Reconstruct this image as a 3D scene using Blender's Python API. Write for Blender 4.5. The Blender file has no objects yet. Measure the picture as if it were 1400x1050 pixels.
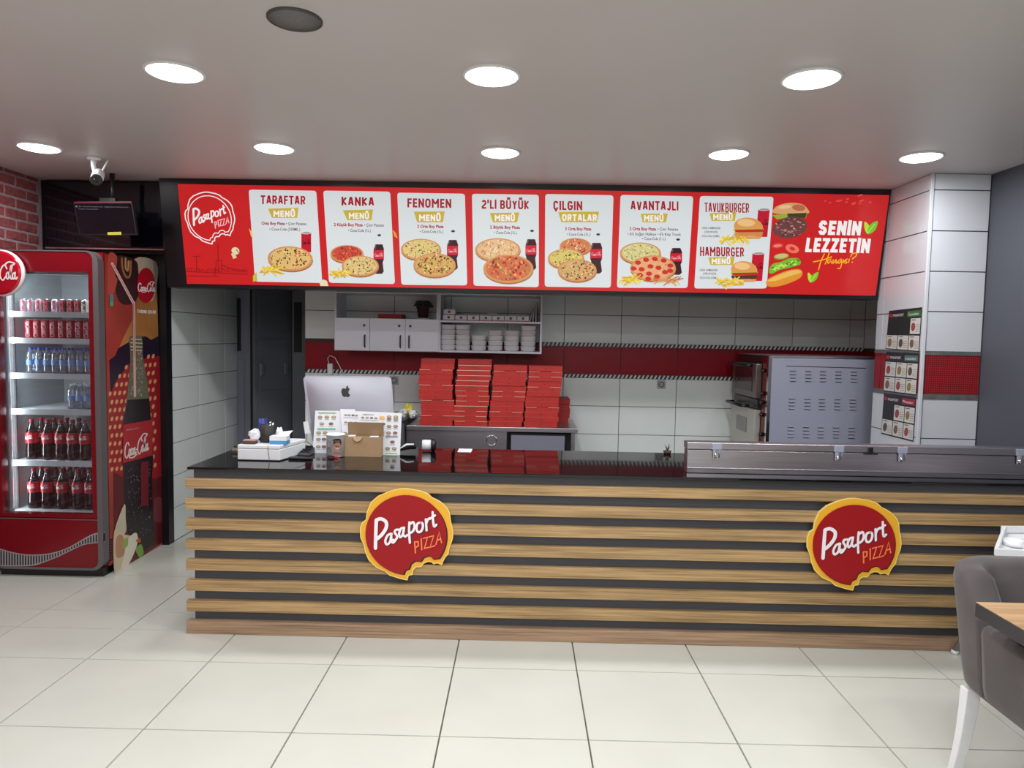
import bpy, math, random
from mathutils import Vector, Matrix
from mathutils.geometry import tessellate_polygon
random.seed(7)
SC = bpy.context.scene
COL = SC.collection
PI = math.pi

# ---------------------------------------------------------------- camera
F_PX, PITCH, YAW, ROLL, CAM_H = 972.0, 0.064918, -0.01168, 0.018102, 1.6089
cy, sy, cp, sp, cr, sr = (math.cos(YAW), math.sin(YAW), math.cos(PITCH), math.sin(PITCH), math.cos(ROLL), math.sin(ROLL))
FW = Vector((sy * cp, cy * cp, -sp)); R0 = Vector((cy, -sy, 0)); U0 = R0.cross(FW)
RT = R0 * cr + U0 * sr; UP = U0 * cr - R0 * sr
CAM = Vector((0, 0, CAM_H))
cd = bpy.data.cameras.new('camera'); cam = bpy.data.objects.new('camera', cd); COL.objects.link(cam)
cam.matrix_world = Matrix(((RT.x, UP.x, -FW.x, CAM.x), (RT.y, UP.y, -FW.y, CAM.y), (RT.z, UP.z, -FW.z, CAM.z), (0, 0, 0, 1)))
cd.sensor_width = 36; cd.lens = 36 * F_PX / 1400; cd.clip_start = 0.02
SC.camera = cam

# ---------------------------------------------------------------- world, exposure
w = bpy.data.worlds.new('world'); SC.world = w; w.use_nodes = True
w.node_tree.nodes['Background'].inputs[0].default_value = (0.6, 0.7, 0.9, 1)
w.node_tree.nodes['Background'].inputs[1].default_value = 0.05
SC.view_settings.view_transform = 'Standard'; SC.view_settings.look = 'None'
SC.view_settings.gamma = 1; SC.view_settings.use_curve_mapping = False
SC.view_settings.exposure = 0.0
SC.cycles.use_denoising = True
SC.cycles.max_bounces = 8; SC.cycles.transparent_max_bounces = 16
SC.cycles.caustics_reflective = False; SC.cycles.caustics_refractive = False
SC.cycles.sample_clamp_indirect = 4
LAMP_POWER = 5.5
LAMP_GLOW = 9.0
BOARD_GLOW = 0.72
CEIL = 2.67

# ---------------------------------------------------------------- pixel -> place on a known plane (measuring aid)
def ray(x, y): return RT * ((x - 700) / F_PX) - UP * ((y - 525) / F_PX) + FW
def on(x, y, p, n):
    d = ray(x, y); n = Vector(n); return CAM + d * ((Vector(p) - CAM).dot(n) / d.dot(n))
def onY(x, y, Y): return on(x, y, (0, Y, 0), (0, 1, 0))
def onX(x, y, X): return on(x, y, (X, 0, 0), (1, 0, 0))
def onZ(x, y, Z): return on(x, y, (0, 0, Z), (0, 0, 1))

# ---------------------------------------------------------------- materials
def lin(c):
    return tuple(((v / 255) / 12.92 if v / 255 <= 0.04045 else ((v / 255 + 0.055) / 1.055) ** 2.4) for v in c)
MATS = {}
def mat(name, rgb, rough=0.5, metal=0.0, emit=0.0, noise=0.0, nscale=8.0, stretch=(1, 1, 1), bump=0.0, spec=0.5, coat=0.0, sheen=0.0, var=0.0, tmpl=None):
    if name in MATS: return MATS[name]
    m = bpy.data.materials.new(name); m.use_nodes = True; MATS[name] = m
    nt = m.node_tree; b = nt.nodes['Principled BSDF']; c = lin(rgb)
    b.inputs['Base Color'].default_value = (*c, 1); b.inputs['Roughness'].default_value = rough
    b.inputs['Metallic'].default_value = metal; b.inputs['Specular IOR Level'].default_value = spec
    b.inputs['Coat Weight'].default_value = coat; b.inputs['Sheen Weight'].default_value = sheen
    if emit:
        b.inputs['Base Color'].default_value = (*(v * 0.25 for v in c), 1)
        b.inputs['Emission Color'].default_value = (*c, 1); b.inputs['Emission Strength'].default_value = emit
    if noise or bump or var:
        g = nt.nodes.new('ShaderNodeNewGeometry'); mp = nt.nodes.new('ShaderNodeMapping'); n = nt.nodes.new('ShaderNodeTexNoise')
        mp.inputs['Scale'].default_value = stretch; n.inputs['Scale'].default_value = nscale; n.inputs['Detail'].default_value = 5
        nt.links.new(g.outputs['Position'], mp.inputs[0]); nt.links.new(mp.outputs[0], n.inputs['Vector'])
        fac = n.outputs['Fac']
        if noise:
            r = nt.nodes.new('ShaderNodeValToRGB')
            r.color_ramp.elements[0].position = 0.3; r.color_ramp.elements[1].position = 0.7
            r.color_ramp.elements[0].color = (*(v * (1 - noise) for v in c), 1)
            r.color_ramp.elements[1].color = (*(min(1, v * (1 + noise)) for v in c), 1)
            nt.links.new(fac, r.inputs[0]); nt.links.new(r.outputs[0], b.inputs['Base Color'])
            if emit: nt.links.new(r.outputs[0], b.inputs['Emission Color'])
        if bump:
            bm = nt.nodes.new('ShaderNodeBump'); bm.inputs['Strength'].default_value = bump; bm.inputs['Distance'].default_value = 0.01
            nt.links.new(fac, bm.inputs['Height']); nt.links.new(bm.outputs[0], b.inputs['Normal'])
    return m
def wood(name, dark, light, scale=1.0):
    m = bpy.data.materials.new(name); m.use_nodes = True; MATS[name] = m
    nt = m.node_tree; b = nt.nodes['Principled BSDF']; b.inputs['Roughness'].default_value = 0.5
    g = nt.nodes.new('ShaderNodeNewGeometry'); oi = nt.nodes.new('ShaderNodeObjectInfo')
    mp = nt.nodes.new('ShaderNodeMapping'); mp.inputs['Scale'].default_value = (1.2 * scale, 30 * scale, 70 * scale)
    n = nt.nodes.new('ShaderNodeTexNoise'); n.inputs['Scale'].default_value = 1.6; n.inputs['Detail'].default_value = 8; n.inputs['Roughness'].default_value = 0.6
    n2 = nt.nodes.new('ShaderNodeTexNoise'); n2.inputs['Scale'].default_value = 2.2; n2.inputs['Detail'].default_value = 3
    mp2 = nt.nodes.new('ShaderNodeMapping'); mp2.inputs['Scale'].default_value = (1, 3, 9)
    mx = nt.nodes.new('ShaderNodeMath'); mx.operation = 'MULTIPLY_ADD'; mx.inputs[1].default_value = 0.45
    r = nt.nodes.new('ShaderNodeValToRGB'); r.color_ramp.elements[0].position = 0.48; r.color_ramp.elements[1].position = 0.88
    r.color_ramp.elements[0].color = (*lin(dark), 1); r.color_ramp.elements[1].color = (*lin(light), 1)
    L = nt.links.new
    L(g.outputs['Position'], mp.inputs[0]); L(mp.outputs[0], n.inputs['Vector'])
    L(g.outputs['Position'], mp2.inputs[0]); L(mp2.outputs[0], n2.inputs['Vector'])
    L(n2.outputs['Fac'], mx.inputs[0]); L(n.outputs['Fac'], mx.inputs[2]); L(mx.outputs[0], r.inputs[0]); L(r.outputs[0], b.inputs['Base Color'])
    bp = nt.nodes.new('ShaderNodeBump'); bp.inputs['Strength'].default_value = 0.15; bp.inputs['Distance'].default_value = 0.004
    L(n.outputs['Fac'], bp.inputs['Height']); L(bp.outputs[0], b.inputs['Normal'])
    return m
def glassy(name, tint=(255, 255, 255), refl=0.12, rough=0.03, cloud=0.0):
    m = bpy.data.materials.new(name); m.use_nodes = True; MATS[name] = m
    nt = m.node_tree; nt.nodes.remove(nt.nodes['Principled BSDF']); out = nt.nodes['Material Output']
    t = nt.nodes.new('ShaderNodeBsdfTransparent'); t.inputs[0].default_value = (*lin(tint), 1)
    gl = nt.nodes.new('ShaderNodeBsdfGlossy'); gl.inputs['Roughness'].default_value = rough; gl.inputs[0].default_value = (1, 1, 1, 1)
    f = nt.nodes.new('ShaderNodeFresnel'); f.inputs[0].default_value = 1.45
    a = nt.nodes.new('ShaderNodeMath'); a.operation = 'ADD'; a.inputs[1].default_value = refl; a.use_clamp = True
    x = nt.nodes.new('ShaderNodeMixShader'); L = nt.links.new
    L(f.outputs[0], a.inputs[0]); L(a.outputs[0], x.inputs[0]); L(t.outputs[0], x.inputs[1]); L(gl.outputs[0], x.inputs[2])
    if cloud:
        d = nt.nodes.new('ShaderNodeBsdfDiffuse'); d.inputs[0].default_value = (*lin(tint), 1)
        y = nt.nodes.new('ShaderNodeMixShader'); y.inputs[0].default_value = cloud
        L(x.outputs[0], y.inputs[1]); L(d.outputs[0], y.inputs[2]); L(y.outputs[0], out.inputs[0])
    else: L(x.outputs[0], out.inputs[0])
    return m

M_FLOOR = mat('floor_tile', (197, 198, 189), 0.24, noise=0.03, nscale=2.5)
M_GROUT = mat('grout', (92, 90, 84), 0.8)
M_GROUT2 = mat('wall_grout', (70, 68, 66), 0.8)
M_CEIL = mat('ceiling_paint', (200, 196, 196), 0.42, noise=0.02, nscale=1.2)
M_WTILE = mat('white_wall_tile', (204, 207, 214), 0.05, noise=0.02, nscale=3)
M_KTILE = mat('kitchen_wall_tile', (228, 234, 232), 0.16, noise=0.03, nscale=3)
M_REDTILE = mat('dark_red_tile', (138, 12, 28), 0.3, spec=.25)
M_BRICK = mat('brick', (140, 70, 72), 0.85, noise=0.3, nscale=30, bump=0.6)
M_BRICK2 = mat('brick_dark', (128, 62, 64), 0.85, noise=0.3, nscale=30, bump=0.6)
M_MORTAR = mat('mortar', (160, 140, 142), 0.95, noise=0.2, nscale=60, bump=0.5)
M_GREYWALL = mat('grey_wall_paint', (76, 79, 88), 0.6, noise=0.03, nscale=1)
M_PALEWALL = mat('pale_wall_paint', (190, 188, 184), 0.7)
M_BLACKP = mat('black_cladding', (10, 10, 16), 0.3)
M_ANTH = mat('anthracite_board', (68, 69, 74), 0.5)
M_TRIM = mat('grey_stone_trim', (98, 98, 98), 0.45, noise=0.25, nscale=25)
M_WOOD = wood('oak_slat', (112, 88, 54), (182, 150, 104), 1.4)
M_WOOD2 = wood('oak_plinth', (114, 90, 68), (172, 142, 114), 1.2)
M_WOOD3 = wood('oak_table', (128, 96, 62), (180, 146, 106), 0.8)
M_TOP = mat('black_polished_stone', (8, 8, 10), 0.05, spec=0.6)
M_STEEL = mat('brushed_steel', (190, 184, 190), 0.33, 1.0, noise=0.12, nscale=3, stretch=(1, 8, 60))
M_STEELD = mat('dark_steel', (92, 90, 92), 0.35, 1.0)
M_CHROME = mat('chrome', (215, 215, 218), 0.12, 1.0)
M_GREYMET = mat('grey_painted_metal', (160, 164, 182), 0.42, 0.25)
M_WHITE = mat('white_plastic', (228, 230, 232), 0.35)
M_WHITEM = mat('white_melamine', (226, 228, 238), 0.35)
M_BLACK = mat('black_plastic', (18, 18, 20), 0.35)
M_DARK = mat('dark_recess', (8, 8, 9), 0.7)
M_RED = mat('red_enamel', (112, 5, 18), 0.25)
M_REDD = mat('deep_red_enamel', (120, 6, 18), 0.25)
M_TRIMG = mat('grey_fridge_trim', (104, 100, 102), 0.35, 0.3)
M_LINER = mat('fridge_liner', (190, 197, 198), 0.45)
M_SHELF = mat('shelf_white', (225, 228, 232), 0.35)
M_BOXR = mat('red_cardboard', (186, 38, 30), 0.6, noise=0.08, nscale=14)
M_BOXR2 = mat('dull_red_cardboard', (160, 32, 28), 0.6, noise=0.08, nscale=14)
M_BOXE = mat('bare_cardboard_edge', (222, 176, 158), 0.8)
M_KRAFT = mat('kraft_cardboard', (172, 142, 108), 0.8, noise=0.05, nscale=20)
M_KRAFTD = mat('kraft_inside', (150, 122, 92), 0.85)
M_ALU = mat('anodised_aluminium', (158, 158, 168), 0.4, 0.5)
M_VELVET = mat('grey_velvet', (76, 69, 69), 0.9, noise=0.25, nscale=5, sheen=0.15, bump=0.05)
M_DOORD = mat('dark_grey_door', (84, 88, 94), 0.5)
M_DOORG = mat('grey_door_frame', (118, 118, 134), 0.45)
M_COLA = mat('cola', (20, 8, 10), 0.08)
M_LABELR = mat('red_label', (190, 24, 44), 0.35)
M_CAPR = mat('red_cap', (150, 20, 34), 0.4)
M_CAPB = mat('blue_cap', (40, 60, 160), 0.4)
M_GREEN = mat('leaf_green', (34, 60, 34), 0.6)
M_POT = mat('brown_pot', (70, 44, 40), 0.6)
M_GLASS = glassy('door_glass', (236, 240, 242), 0.01, 0.05)
M_CLEAR = glassy('clear_bottle', (214, 224, 234), 0.12, 0.08, 0.12)
M_CLEARD = glassy('clear_cola_neck', (120, 110, 112), 0.1, 0.08)
M_LIGHT = mat('lamp_diffuser', (255, 255, 255), 0.5, emit=LAMP_GLOW)
def flat(rgb, rough=0.45): return mat('print_%02x%02x%02x' % rgb, rgb, rough)
def lit(rgb): return mat('lit_print_%02x%02x%02x' % rgb, rgb, 0.15, emit=BOARD_GLOW)

# ---------------------------------------------------------------- mesh builder
class MB:
    def __init__(s): s.v = []; s.f = []; s.m = []; s.sm = []; s.mats = []
    def mi(s, m):
        if m not in s.mats: s.mats.append(m)
        return s.mats.index(m)
    def face(s, pts, m, smooth=False):
        n = len(s.v); s.v += [Vector(p) for p in pts]; s.f.append(tuple(range(n, n + len(pts)))); s.m.append(s.mi(m)); s.sm.append(smooth)
    def box(s, x0, x1, y0, y1, z0, z1, m):
        x0, x1 = min(x0, x1), max(x0, x1); y0, y1 = min(y0, y1), max(y0, y1); z0, z1 = min(z0, z1), max(z0, z1)
        s.hexa([(x0, y0, z0), (x1, y0, z0), (x1, y1, z0), (x0, y1, z0)], [(x0, y0, z1), (x1, y0, z1), (x1, y1, z1), (x0, y1, z1)], m); return s
    def hexa(s, a, b, m):
        n = len(s.v); s.v += [Vector(p) for p in a] + [Vector(p) for p in b]; k = len(a); i = s.mi(m)
        fs = [tuple(n + j for j in reversed(range(k))), tuple(n + k + j for j in range(k))]
        fs += [(n + j, n + (j + 1) % k, n + k + (j + 1) % k, n + k + j) for j in range(k)]
        s.f += fs; s.m += [i] * len(fs); s.sm += [False] * len(fs); return s
    def prism(s, pts, off, m, side=None):
        pts = [Vector(p) for p in pts]; off = Vector(off); n = len(s.v); k = len(pts)
        s.v += pts + [p + off for p in pts]; i = s.mi(m); j2 = s.mi(side or m)
        for t in tessellate_polygon([pts]):
            s.f.append(tuple(n + q for q in t)); s.f.append(tuple(n + k + q for q in reversed(t))); s.m += [i, i]; s.sm += [False, False]
        for j in range(k):
            s.f.append((n + j, n + (j + 1) % k, n + k + (j + 1) % k, n + k + j)); s.m.append(j2); s.sm.append(False)
        return s
    def lathe(s, prof, c, m, seg=16, axis=(0, 0, 1), cap=True, smooth=True):
        c = Vector(c); a = Vector(axis).normalized(); u = a.orthogonal().normalized(); v = a.cross(u); n = len(s.v); i = s.mi(m)
        for r, z in prof:
            for k in range(seg):
                t = 2 * PI * k / seg; s.v.append(c + a * z + (u * math.cos(t) + v * math.sin(t)) * r)
        for j in range(len(prof) - 1):
            for k in range(seg):
                k2 = (k + 1) % seg
                s.f.append((n + j * seg + k, n + j * seg + k2, n + (j + 1) * seg + k2, n + (j + 1) * seg + k)); s.m.append(i); s.sm.append(smooth)
        if cap:
            s.f.append(tuple(n + k for k in reversed(range(seg)))); s.f.append(tuple(n + (len(prof) - 1) * seg + k for k in range(seg)))
            s.m += [i, i]; s.sm += [False, False]
        return s
    def cyl(s, a, b, r, m, seg=14, r2=None):
        a = Vector(a); b = Vector(b); d = b - a
        return s.lathe([(r, 0), (r if r2 is None else r2, d.length)], a, m, seg, d)
    def tube(s, path, r, m, seg=8):
        path = [Vector(p) for p in path]; n = len(s.v); i = s.mi(m); rings = []; u = None
        for k, p in enumerate(path):
            d = (path[min(k + 1, len(path) - 1)] - path[max(k - 1, 0)]).normalized()
            if u is None: u = d.orthogonal().normalized()
            u = (u - d * u.dot(d)).normalized(); v = d.cross(u); rr = r(k / (len(path) - 1)) if callable(r) else r
            for q in range(seg):
                t = 2 * PI * q / seg; s.v.append(p + (u * math.cos(t) + v * math.sin(t)) * rr)
        for k in range(len(path) - 1):
            for q in range(seg):
                q2 = (q + 1) % seg; s.f.append((n + k * seg + q, n + k * seg + q2, n + (k + 1) * seg + q2, n + (k + 1) * seg + q)); s.m.append(i); s.sm.append(True)
        e = n + (len(path) - 1) * seg
        s.f.append(tuple(n + q for q in reversed(range(seg)))); s.f.append(tuple(e + q for q in range(seg))); s.m += [i, i]; s.sm += [False, False]
        return s
    def build(s, name, parent=None, bevel=0, seg=2, smooth_all=False, weld=False):
        o0 = origin(parent) if parent else Vector((0, 0, 0))
        me = bpy.data.meshes.new(name); me.from_pydata([p - o0 for p in s.v], [], s.f)
        for m in s.mats: me.materials.append(m)
        me.polygons.foreach_set('material_index', s.m); me.polygons.foreach_set('use_smooth', [True] * len(s.f) if smooth_all else s.sm)
        me.update()
        o = bpy.data.objects.new(name, me); COL.objects.link(o)
        if parent: o.parent = parent
        if bevel:
            b = o.modifiers.new('bevel', 'BEVEL'); b.width = bevel; b.segments = seg; b.limit_method = 'ANGLE'; b.angle_limit = 0.6
        return o
def origin(o):
    v = Vector((0, 0, 0))
    while o: v += o.location; o = o.parent
    return v
def tag(o, label=None, cat=None, group=None, kind=None):
    if label is not None: o['label'] = label
    if cat: o['category'] = cat
    if group: o['group'] = group
    if kind: o['kind'] = kind
    return o
def thing(name, label, cat, loc, group=None):
    o = bpy.data.objects.new(name, None); COL.objects.link(o); o.location = loc; o.empty_display_size = 0.05
    return tag(o, label, cat, group)
def struct(mb, name, **k):
    o = mb.build(name, **k); o['kind'] = 'structure'; return o
CH = {}
def copy_tree(o, parent=None):
    c = o.copy(); COL.objects.link(c)
    for k in ('group',):
        pass
    if parent: c.parent = parent
    for ch in list(o.children): copy_tree(ch, c)
    return c
def B(x0, x1, y0, y1, z0, z1, m): return MB().box(x0, x1, y0, y1, z0, z1, m)

# ---------------------------------------------------------------- flat print on a plane (real thin layers)
FONT = {}
def glyphs(body, bold):
    k = (body, bold)
    if k in FONT: return FONT[k]
    c = bpy.data.curves.new('t', 'FONT'); c.body = body; c.offset = bold; c.resolution_u = 3
    o = bpy.data.objects.new('t', c); COL.objects.link(o)
    me = bpy.data.meshes.new_from_object(o.evaluated_get(bpy.context.evaluated_depsgraph_get()))
    vs = [(v.co.x, v.co.y) for v in me.vertices]; fs = [tuple(p.vertices) for p in me.polygons]
    bpy.data.objects.remove(o); bpy.data.curves.remove(c); bpy.data.meshes.remove(me)
    x0 = min(v[0] for v in vs); x1 = max(v[0] for v in vs)
    FONT[k] = ([((x - x0) / (x1 - x0), y / 0.73) for x, y in vs], fs); return FONT[k]
def smooth(pts, n=5, closed=False):
    out = []; N = len(pts); rng = N if closed else N - 1
    for i in range(rng):
        if closed: p = [pts[(i + k - 1) % N] for k in range(4)]
        else: p = [pts[max(0, min(N - 1, i + k - 1))] for k in range(4)]
        for j in range(n):
            t = j / n
            out.append(tuple(0.5 * (2 * p[1][a] + (p[2][a] - p[0][a]) * t + (2 * p[0][a] - 5 * p[1][a] + 4 * p[2][a] - p[3][a]) * t * t + (3 * p[1][a] - p[0][a] - 3 * p[2][a] + p[3][a]) * t ** 3) for a in (0, 1)))
    if not closed: out.append(tuple(pts[-1]))
    return out
class Print:
    """collects flat shapes; f(x, y) -> point on the surface, n -> outward normal"""
    def __init__(s, f, n, base=0.0006, step=0.00025): s.f = f; s.n = n; s.k = 0; s.base = base; s.step = step; s.mb = MB(); s.reset = False
    def at(s, x, y):
        n = s.n(x, y) if callable(s.n) else s.n
        return s.f(x, y) + n * (s.base + s.step * s.k)
    def poly(s, pts, m, keep=False):
        q = [Vector((x, -y, 0)) for x, y in pts]; p3 = [s.at(x, y) for x, y in pts]; n = len(s.mb.v); s.mb.v += p3; i = s.mb.mi(m)
        for t in tessellate_polygon([q]):
            a, b, c = (q[j] for j in t)
            if (b - a).cross(c - a).z < 0: t = tuple(reversed(t))
            s.mb.f.append(tuple(n + j for j in t)); s.mb.m.append(i); s.mb.sm.append(False)
        s.k += 0.04 if keep else 1
    def ell(s, x, y, rx, ry, m, ang=0, n=24, keep=False, skew=0):
        ca, sa = math.cos(ang), math.sin(ang); P = []
        for k in range(n):
            t = 2 * PI * k / n; a, b = rx * math.cos(t), ry * math.sin(t); P.append((x + a * ca - b * sa, y + a * sa + b * ca))
        s.poly(P, m, keep)
    def stroke(s, pts, wd, m, curve=True, closed=False, keep=False, cap=True):
        P = smooth(pts, 5, closed) if curve and len(pts) > 2 else list(pts)
        Q = [P[0]]
        for q in P[1:]:
            if math.hypot(q[0] - Q[-1][0], q[1] - Q[-1][1]) > wd * 0.06: Q.append(q)
        P = Q; N = len(P); W = wd / 2; A, Bq = [], []
        if N < 2: return
        def nrm(a, b):
            dx, dy = b[0] - a[0], b[1] - a[1]; L = math.hypot(dx, dy) or 1e-9; return -dy / L, dx / L
        for i, p in enumerate(P):
            if closed: n0, n1 = nrm(P[i - 1], p), nrm(p, P[(i + 1) % N])
            else: n0 = nrm(P[max(0, i - 1)], P[max(1, i)]); n1 = nrm(P[min(i, N - 2)], P[min(i + 1, N - 1)])
            mx, my = n0[0] + n1[0], n0[1] + n1[1]; d = (mx * mx + my * my) or 1e-9; k = min(2 / d, 1.6)
            if d < 0.15: mx, my, k = n1[0], n1[1], 1
            A.append((p[0] + mx * W * k, p[1] + my * W * k)); Bq.append((p[0] - mx * W * k, p[1] - my * W * k))
        n = len(s.mb.v); i0 = s.mb.mi(m)
        s.mb.v += [s.at(*q) for q in A] + [s.at(*q) for q in Bq]
        for i in range(N if closed else N - 1):
            j = (i + 1) % N; s.mb.f.append((n + i, n + N + i, n + N + j, n + j)[::-1]); s.mb.m.append(i0); s.mb.sm.append(False)
        if cap and not closed:
            for (p, q) in ((P[0], P[1]), (P[-1], P[-2])):
                t0 = math.atan2(p[1] - q[1], p[0] - q[0]); c = [(p[0] + W * math.cos(t0 + a), p[1] + W * math.sin(t0 + a)) for a in (-PI / 2, -PI / 4, 0, PI / 4, PI / 2)]
                s.poly(c, m, True)
        s.k += 0.35 if keep else 1
    def text(s, body, p0, p1, h, m, bold=0.02, shear=0.0):
        vs, fs = glyphs(body, bold); n = len(s.mb.v); i = s.mb.mi(m)
        for u, v in vs:
            s.mb.v.append(s.at(p0[0] + (p1[0] - p0[0]) * u + v * h * shear, p0[1] + (p1[1] - p0[1]) * u - v * h))
        for f in fs: s.mb.f.append(tuple(n + j for j in f)); s.mb.m.append(i); s.mb.sm.append(False)
        s.k += 1
    def done(s, name, parent, keepk=False, **k):
        o = s.mb.build(name, parent, **k); s.mb = MB()
        if s.reset and not keepk: s.k = 1
        return o
GL_ = {
 'A': (1.05, [[(0, 1), (.36, 0), (.64, 0), (1, 1)], [(.2, .7), (.8, .7)]]), 'R': (1, [[(0, 1), (0, 0), (.75, 0), (1, .15), (1, .4), (.75, .53), (0, .53)], [(.5, .53), (1, 1)]]),
 'T': (1, [[(0, 0), (1, 0)], [(.5, 0), (.5, 1)]]), 'F': (.85, [[(1, 0), (0, 0), (0, 1)], [(0, .5), (.9, .5)]]), 'K': (1, [[(0, 0), (0, 1)], [(1, 0), (.15, .5), (1, 1)]]),
 'N': (1.1, [[(0, 1), (0, 0), (1, 1), (1, 0)]]), 'E': (.85, [[(1, 0), (0, 0), (0, 1), (1, 1)], [(0, .5), (.9, .5)]]), 'L': (.82, [[(0, 0), (0, 1), (1, 1)]]),
 'O': (1.05, [[(.5, 0), (.75, 0), (1, .18), (1, .82), (.75, 1), (.25, 1), (0, .82), (0, .18), (.25, 0), (.5, 0)]]), 'M': (1.4, [[(0, 1), (0, 0), (.5, .62), (1, 0), (1, 1)]]),
 '2': (.95, [[(0, .16), (.25, 0), (.75, 0), (1, .18), (1, .4), (0, .84), (0, 1), (1, 1)]]), "'": (.3, [[(.5, -.05), (.5, .22)]]), 'i': (.3, [[(.5, .3), (.5, 1)], [(.5, -.08), (.5, .12)]]), 'I': (.3, [[(.5, 0), (.5, 1)]]),
 'B': (1, [[(0, 0), (.7, 0), (.95, .14), (.95, .36), (.7, .5), (0, .5)], [(0, 0), (0, 1), (.75, 1), (1, .86), (1, .63), (.75, .5)]]), 'U': (1.05, [[(0, 0), (0, .82), (.25, 1), (.75, 1), (1, .82), (1, 0)]]),
 'Y': (1, [[(0, 0), (.5, .52), (1, 0)], [(.5, .5), (.5, 1)]]), 'C': (1, [[(1, .22), (.75, 0), (.25, 0), (0, .18), (0, .82), (.25, 1), (.75, 1), (1, .78)]]),
 'G': (1.05, [[(1, .2), (.75, 0), (.25, 0), (0, .18), (0, .82), (.25, 1), (.75, 1), (1, .82), (1, .54), (.6, .54)]]), 'J': (.85, [[(1, 0), (1, .82), (.75, 1), (.25, 1), (0, .84)]]),
 'V': (1.05, [[(0, 0), (.42, 1), (.58, 1), (1, 0)]]), 'H': (1.05, [[(0, 0), (0, 1)], [(1, 0), (1, 1)], [(0, .5), (1, .5)]]), 'D': (1.05, [[(0, 0), (0, 1), (.65, 1), (1, .8), (1, .2), (.65, 0), (0, 0)]]),
 'S': (1, [[(1, .2), (.75, 0), (.25, 0), (0, .17), (0, .36), (.2, .48), (.8, .54), (1, .67), (1, .83), (.75, 1), (.25, 1), (0, .8)]]), 'Z': (.95, [[(0, 0), (1, 0), (0, 1), (1, 1)]]), ' ': (.35, [])}
GL_['\u00dc'] = (1.05, GL_['U'][1] + [[(.25, -.42), (.25, -.3)], [(.75, -.42), (.75, -.3)]]); GL_['\u00c7'] = (1, GL_['C'][1] + [[(.5, 1.1), (.56, 1.32)]])
def block(P, body, p0, p1, h, m, th=.27, shear=0.0, gap=.22, capw=.345):
    ws = [GL_[c][0] for c in body]; tot = sum(ws) + gap * (len(body) - 1); W = p1[0] - p0[0]; u = W / tot; t = min(th * h, u * capw); x = 0
    for c, w_ in zip(body, ws):
        nar = w_ <= .4
        for st in GL_[c][1]:
            N = len(st); G = [(a * (w_ * u if nar else w_ * u - t) + (0 if nar else t / 2), t / 2 + b * (h - t)) for a, b in st]; clo = st[0] == st[-1]
            ax = [abs(p[0] - q[0]) < 1e-6 or abs(p[1] - q[1]) < 1e-6 for p, q in zip(st, st[1:])]; ln = [math.hypot(p[0] - q[0], p[1] - q[1]) for p, q in zip(st, st[1:])]
            for i in range(N - 1):
                (x0, y0), (x1, y1) = G[i], G[i + 1]; L = math.hypot(x1 - x0, y1 - y0) or 1; dx, dy = (x1 - x0) / L, (y1 - y0) / L
                def ext(j):   # neighbour segment index j
                    if clo: j %= (N - 1)
                    if j < 0 or j >= N - 1: return t / 2 if ax[i] else .1 * t
                    if ax[i]: return t / 2 if (ax[j] or ln[j] > .5) else t * .2
                    return t * .2 if ln[i] < .5 else 0
                e0, e1 = ext(i - 1) if (i or clo) else (t / 2 if ax[i] else .1 * t), ext(i + 1)
                pts = []
                for lx, yy in ((x0 - dx * e0, y0 - dy * e0), (x1 + dx * e1, y1 + dy * e1)):
                    lx += x * u; pts.append((p0[0] + lx + (h - yy) * shear, p0[1] + (p1[1] - p0[1]) * lx / W - (h - yy)))
                P.stroke(pts, t, m, False, keep=True, cap=False); P.k -= .25
        x += w_ + gap
    P.k += 1
def plane_print(p, n, base=0.0006, step=0.00025):
    p = Vector(p); n = Vector(n).normalized()
    return Print(lambda x, y: on(x, y, p, n), n, base, step)
# handwriting: 'Pasaport PIZZA' (0..1050 units) and the flowing cola script (0..92 x 0..28)
PAS = [[(212, 660), (214, 540), (218, 400)], [(218, 398), (262, 386), (308, 415), (308, 470), (272, 530), (228, 572)],
       [(352, 522), (322, 540), (302, 590), (314, 622), (342, 604), (358, 552)], [(360, 522), (352, 580), (372, 604), (392, 588)],
       [(425, 482), (398, 486), (388, 510), (410, 545), (396, 578), (366, 578)],
       [(468, 464), (444, 474), (428, 520), (438, 552), (458, 534), (472, 486)], [(474, 462), (466, 522), (484, 545), (504, 530)],
       [(522, 412), (520, 500), (528, 602)], [(524, 432), (556, 410), (570, 448), (556, 492), (528, 512)],
       [(622, 412), (596, 424), (588, 470), (602, 500), (630, 492), (646, 450), (640, 418), (622, 412)],
       [(672, 380), (676, 430), (680, 484)], [(676, 420), (692, 382), (712, 368)],
       [(734, 312), (738, 380), (748, 444), (770, 428)], [(708, 376), (756, 342)]]
PIZ = [[(572, 592), (580, 695)], [(574, 592), (604, 590), (606, 628), (580, 646)], [(632, 562), (638, 664)], [(652, 558), (690, 546), (662, 652), (702, 640)],
       [(706, 543), (746, 530), (714, 640), (756, 624)], [(768, 610), (796, 494), (818, 594)], [(776, 574), (812, 558)]]
OUTL = [(490, 105), (560, 115), (620, 125), (690, 152), (722, 182), (790, 215), (850, 265), (885, 320), (897, 400), (915, 470), (918, 550), (885, 655), (878, 700), (845, 745), (820, 805)]
OUTB = [(780, 790), (745, 800), (728, 782), (690, 780), (652, 798), (630, 830), (582, 832), (556, 860), (550, 905), (515, 912), (502, 957)]
OUTR = [(440, 945), (340, 915), (300, 878), (220, 845), (150, 780), (115, 700), (105, 640), (72, 570), (68, 480), (85, 430), (122, 400), (130, 330), (165, 240), (230, 180), (330, 135), (380, 120), (430, 108)]
BITE = [(795, 742), (765, 748), (738, 752), (722, 728), (690, 722), (650, 738), (625, 775), (570, 772), (535, 800), (520, 845), (484, 862), (470, 892)]
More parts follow.
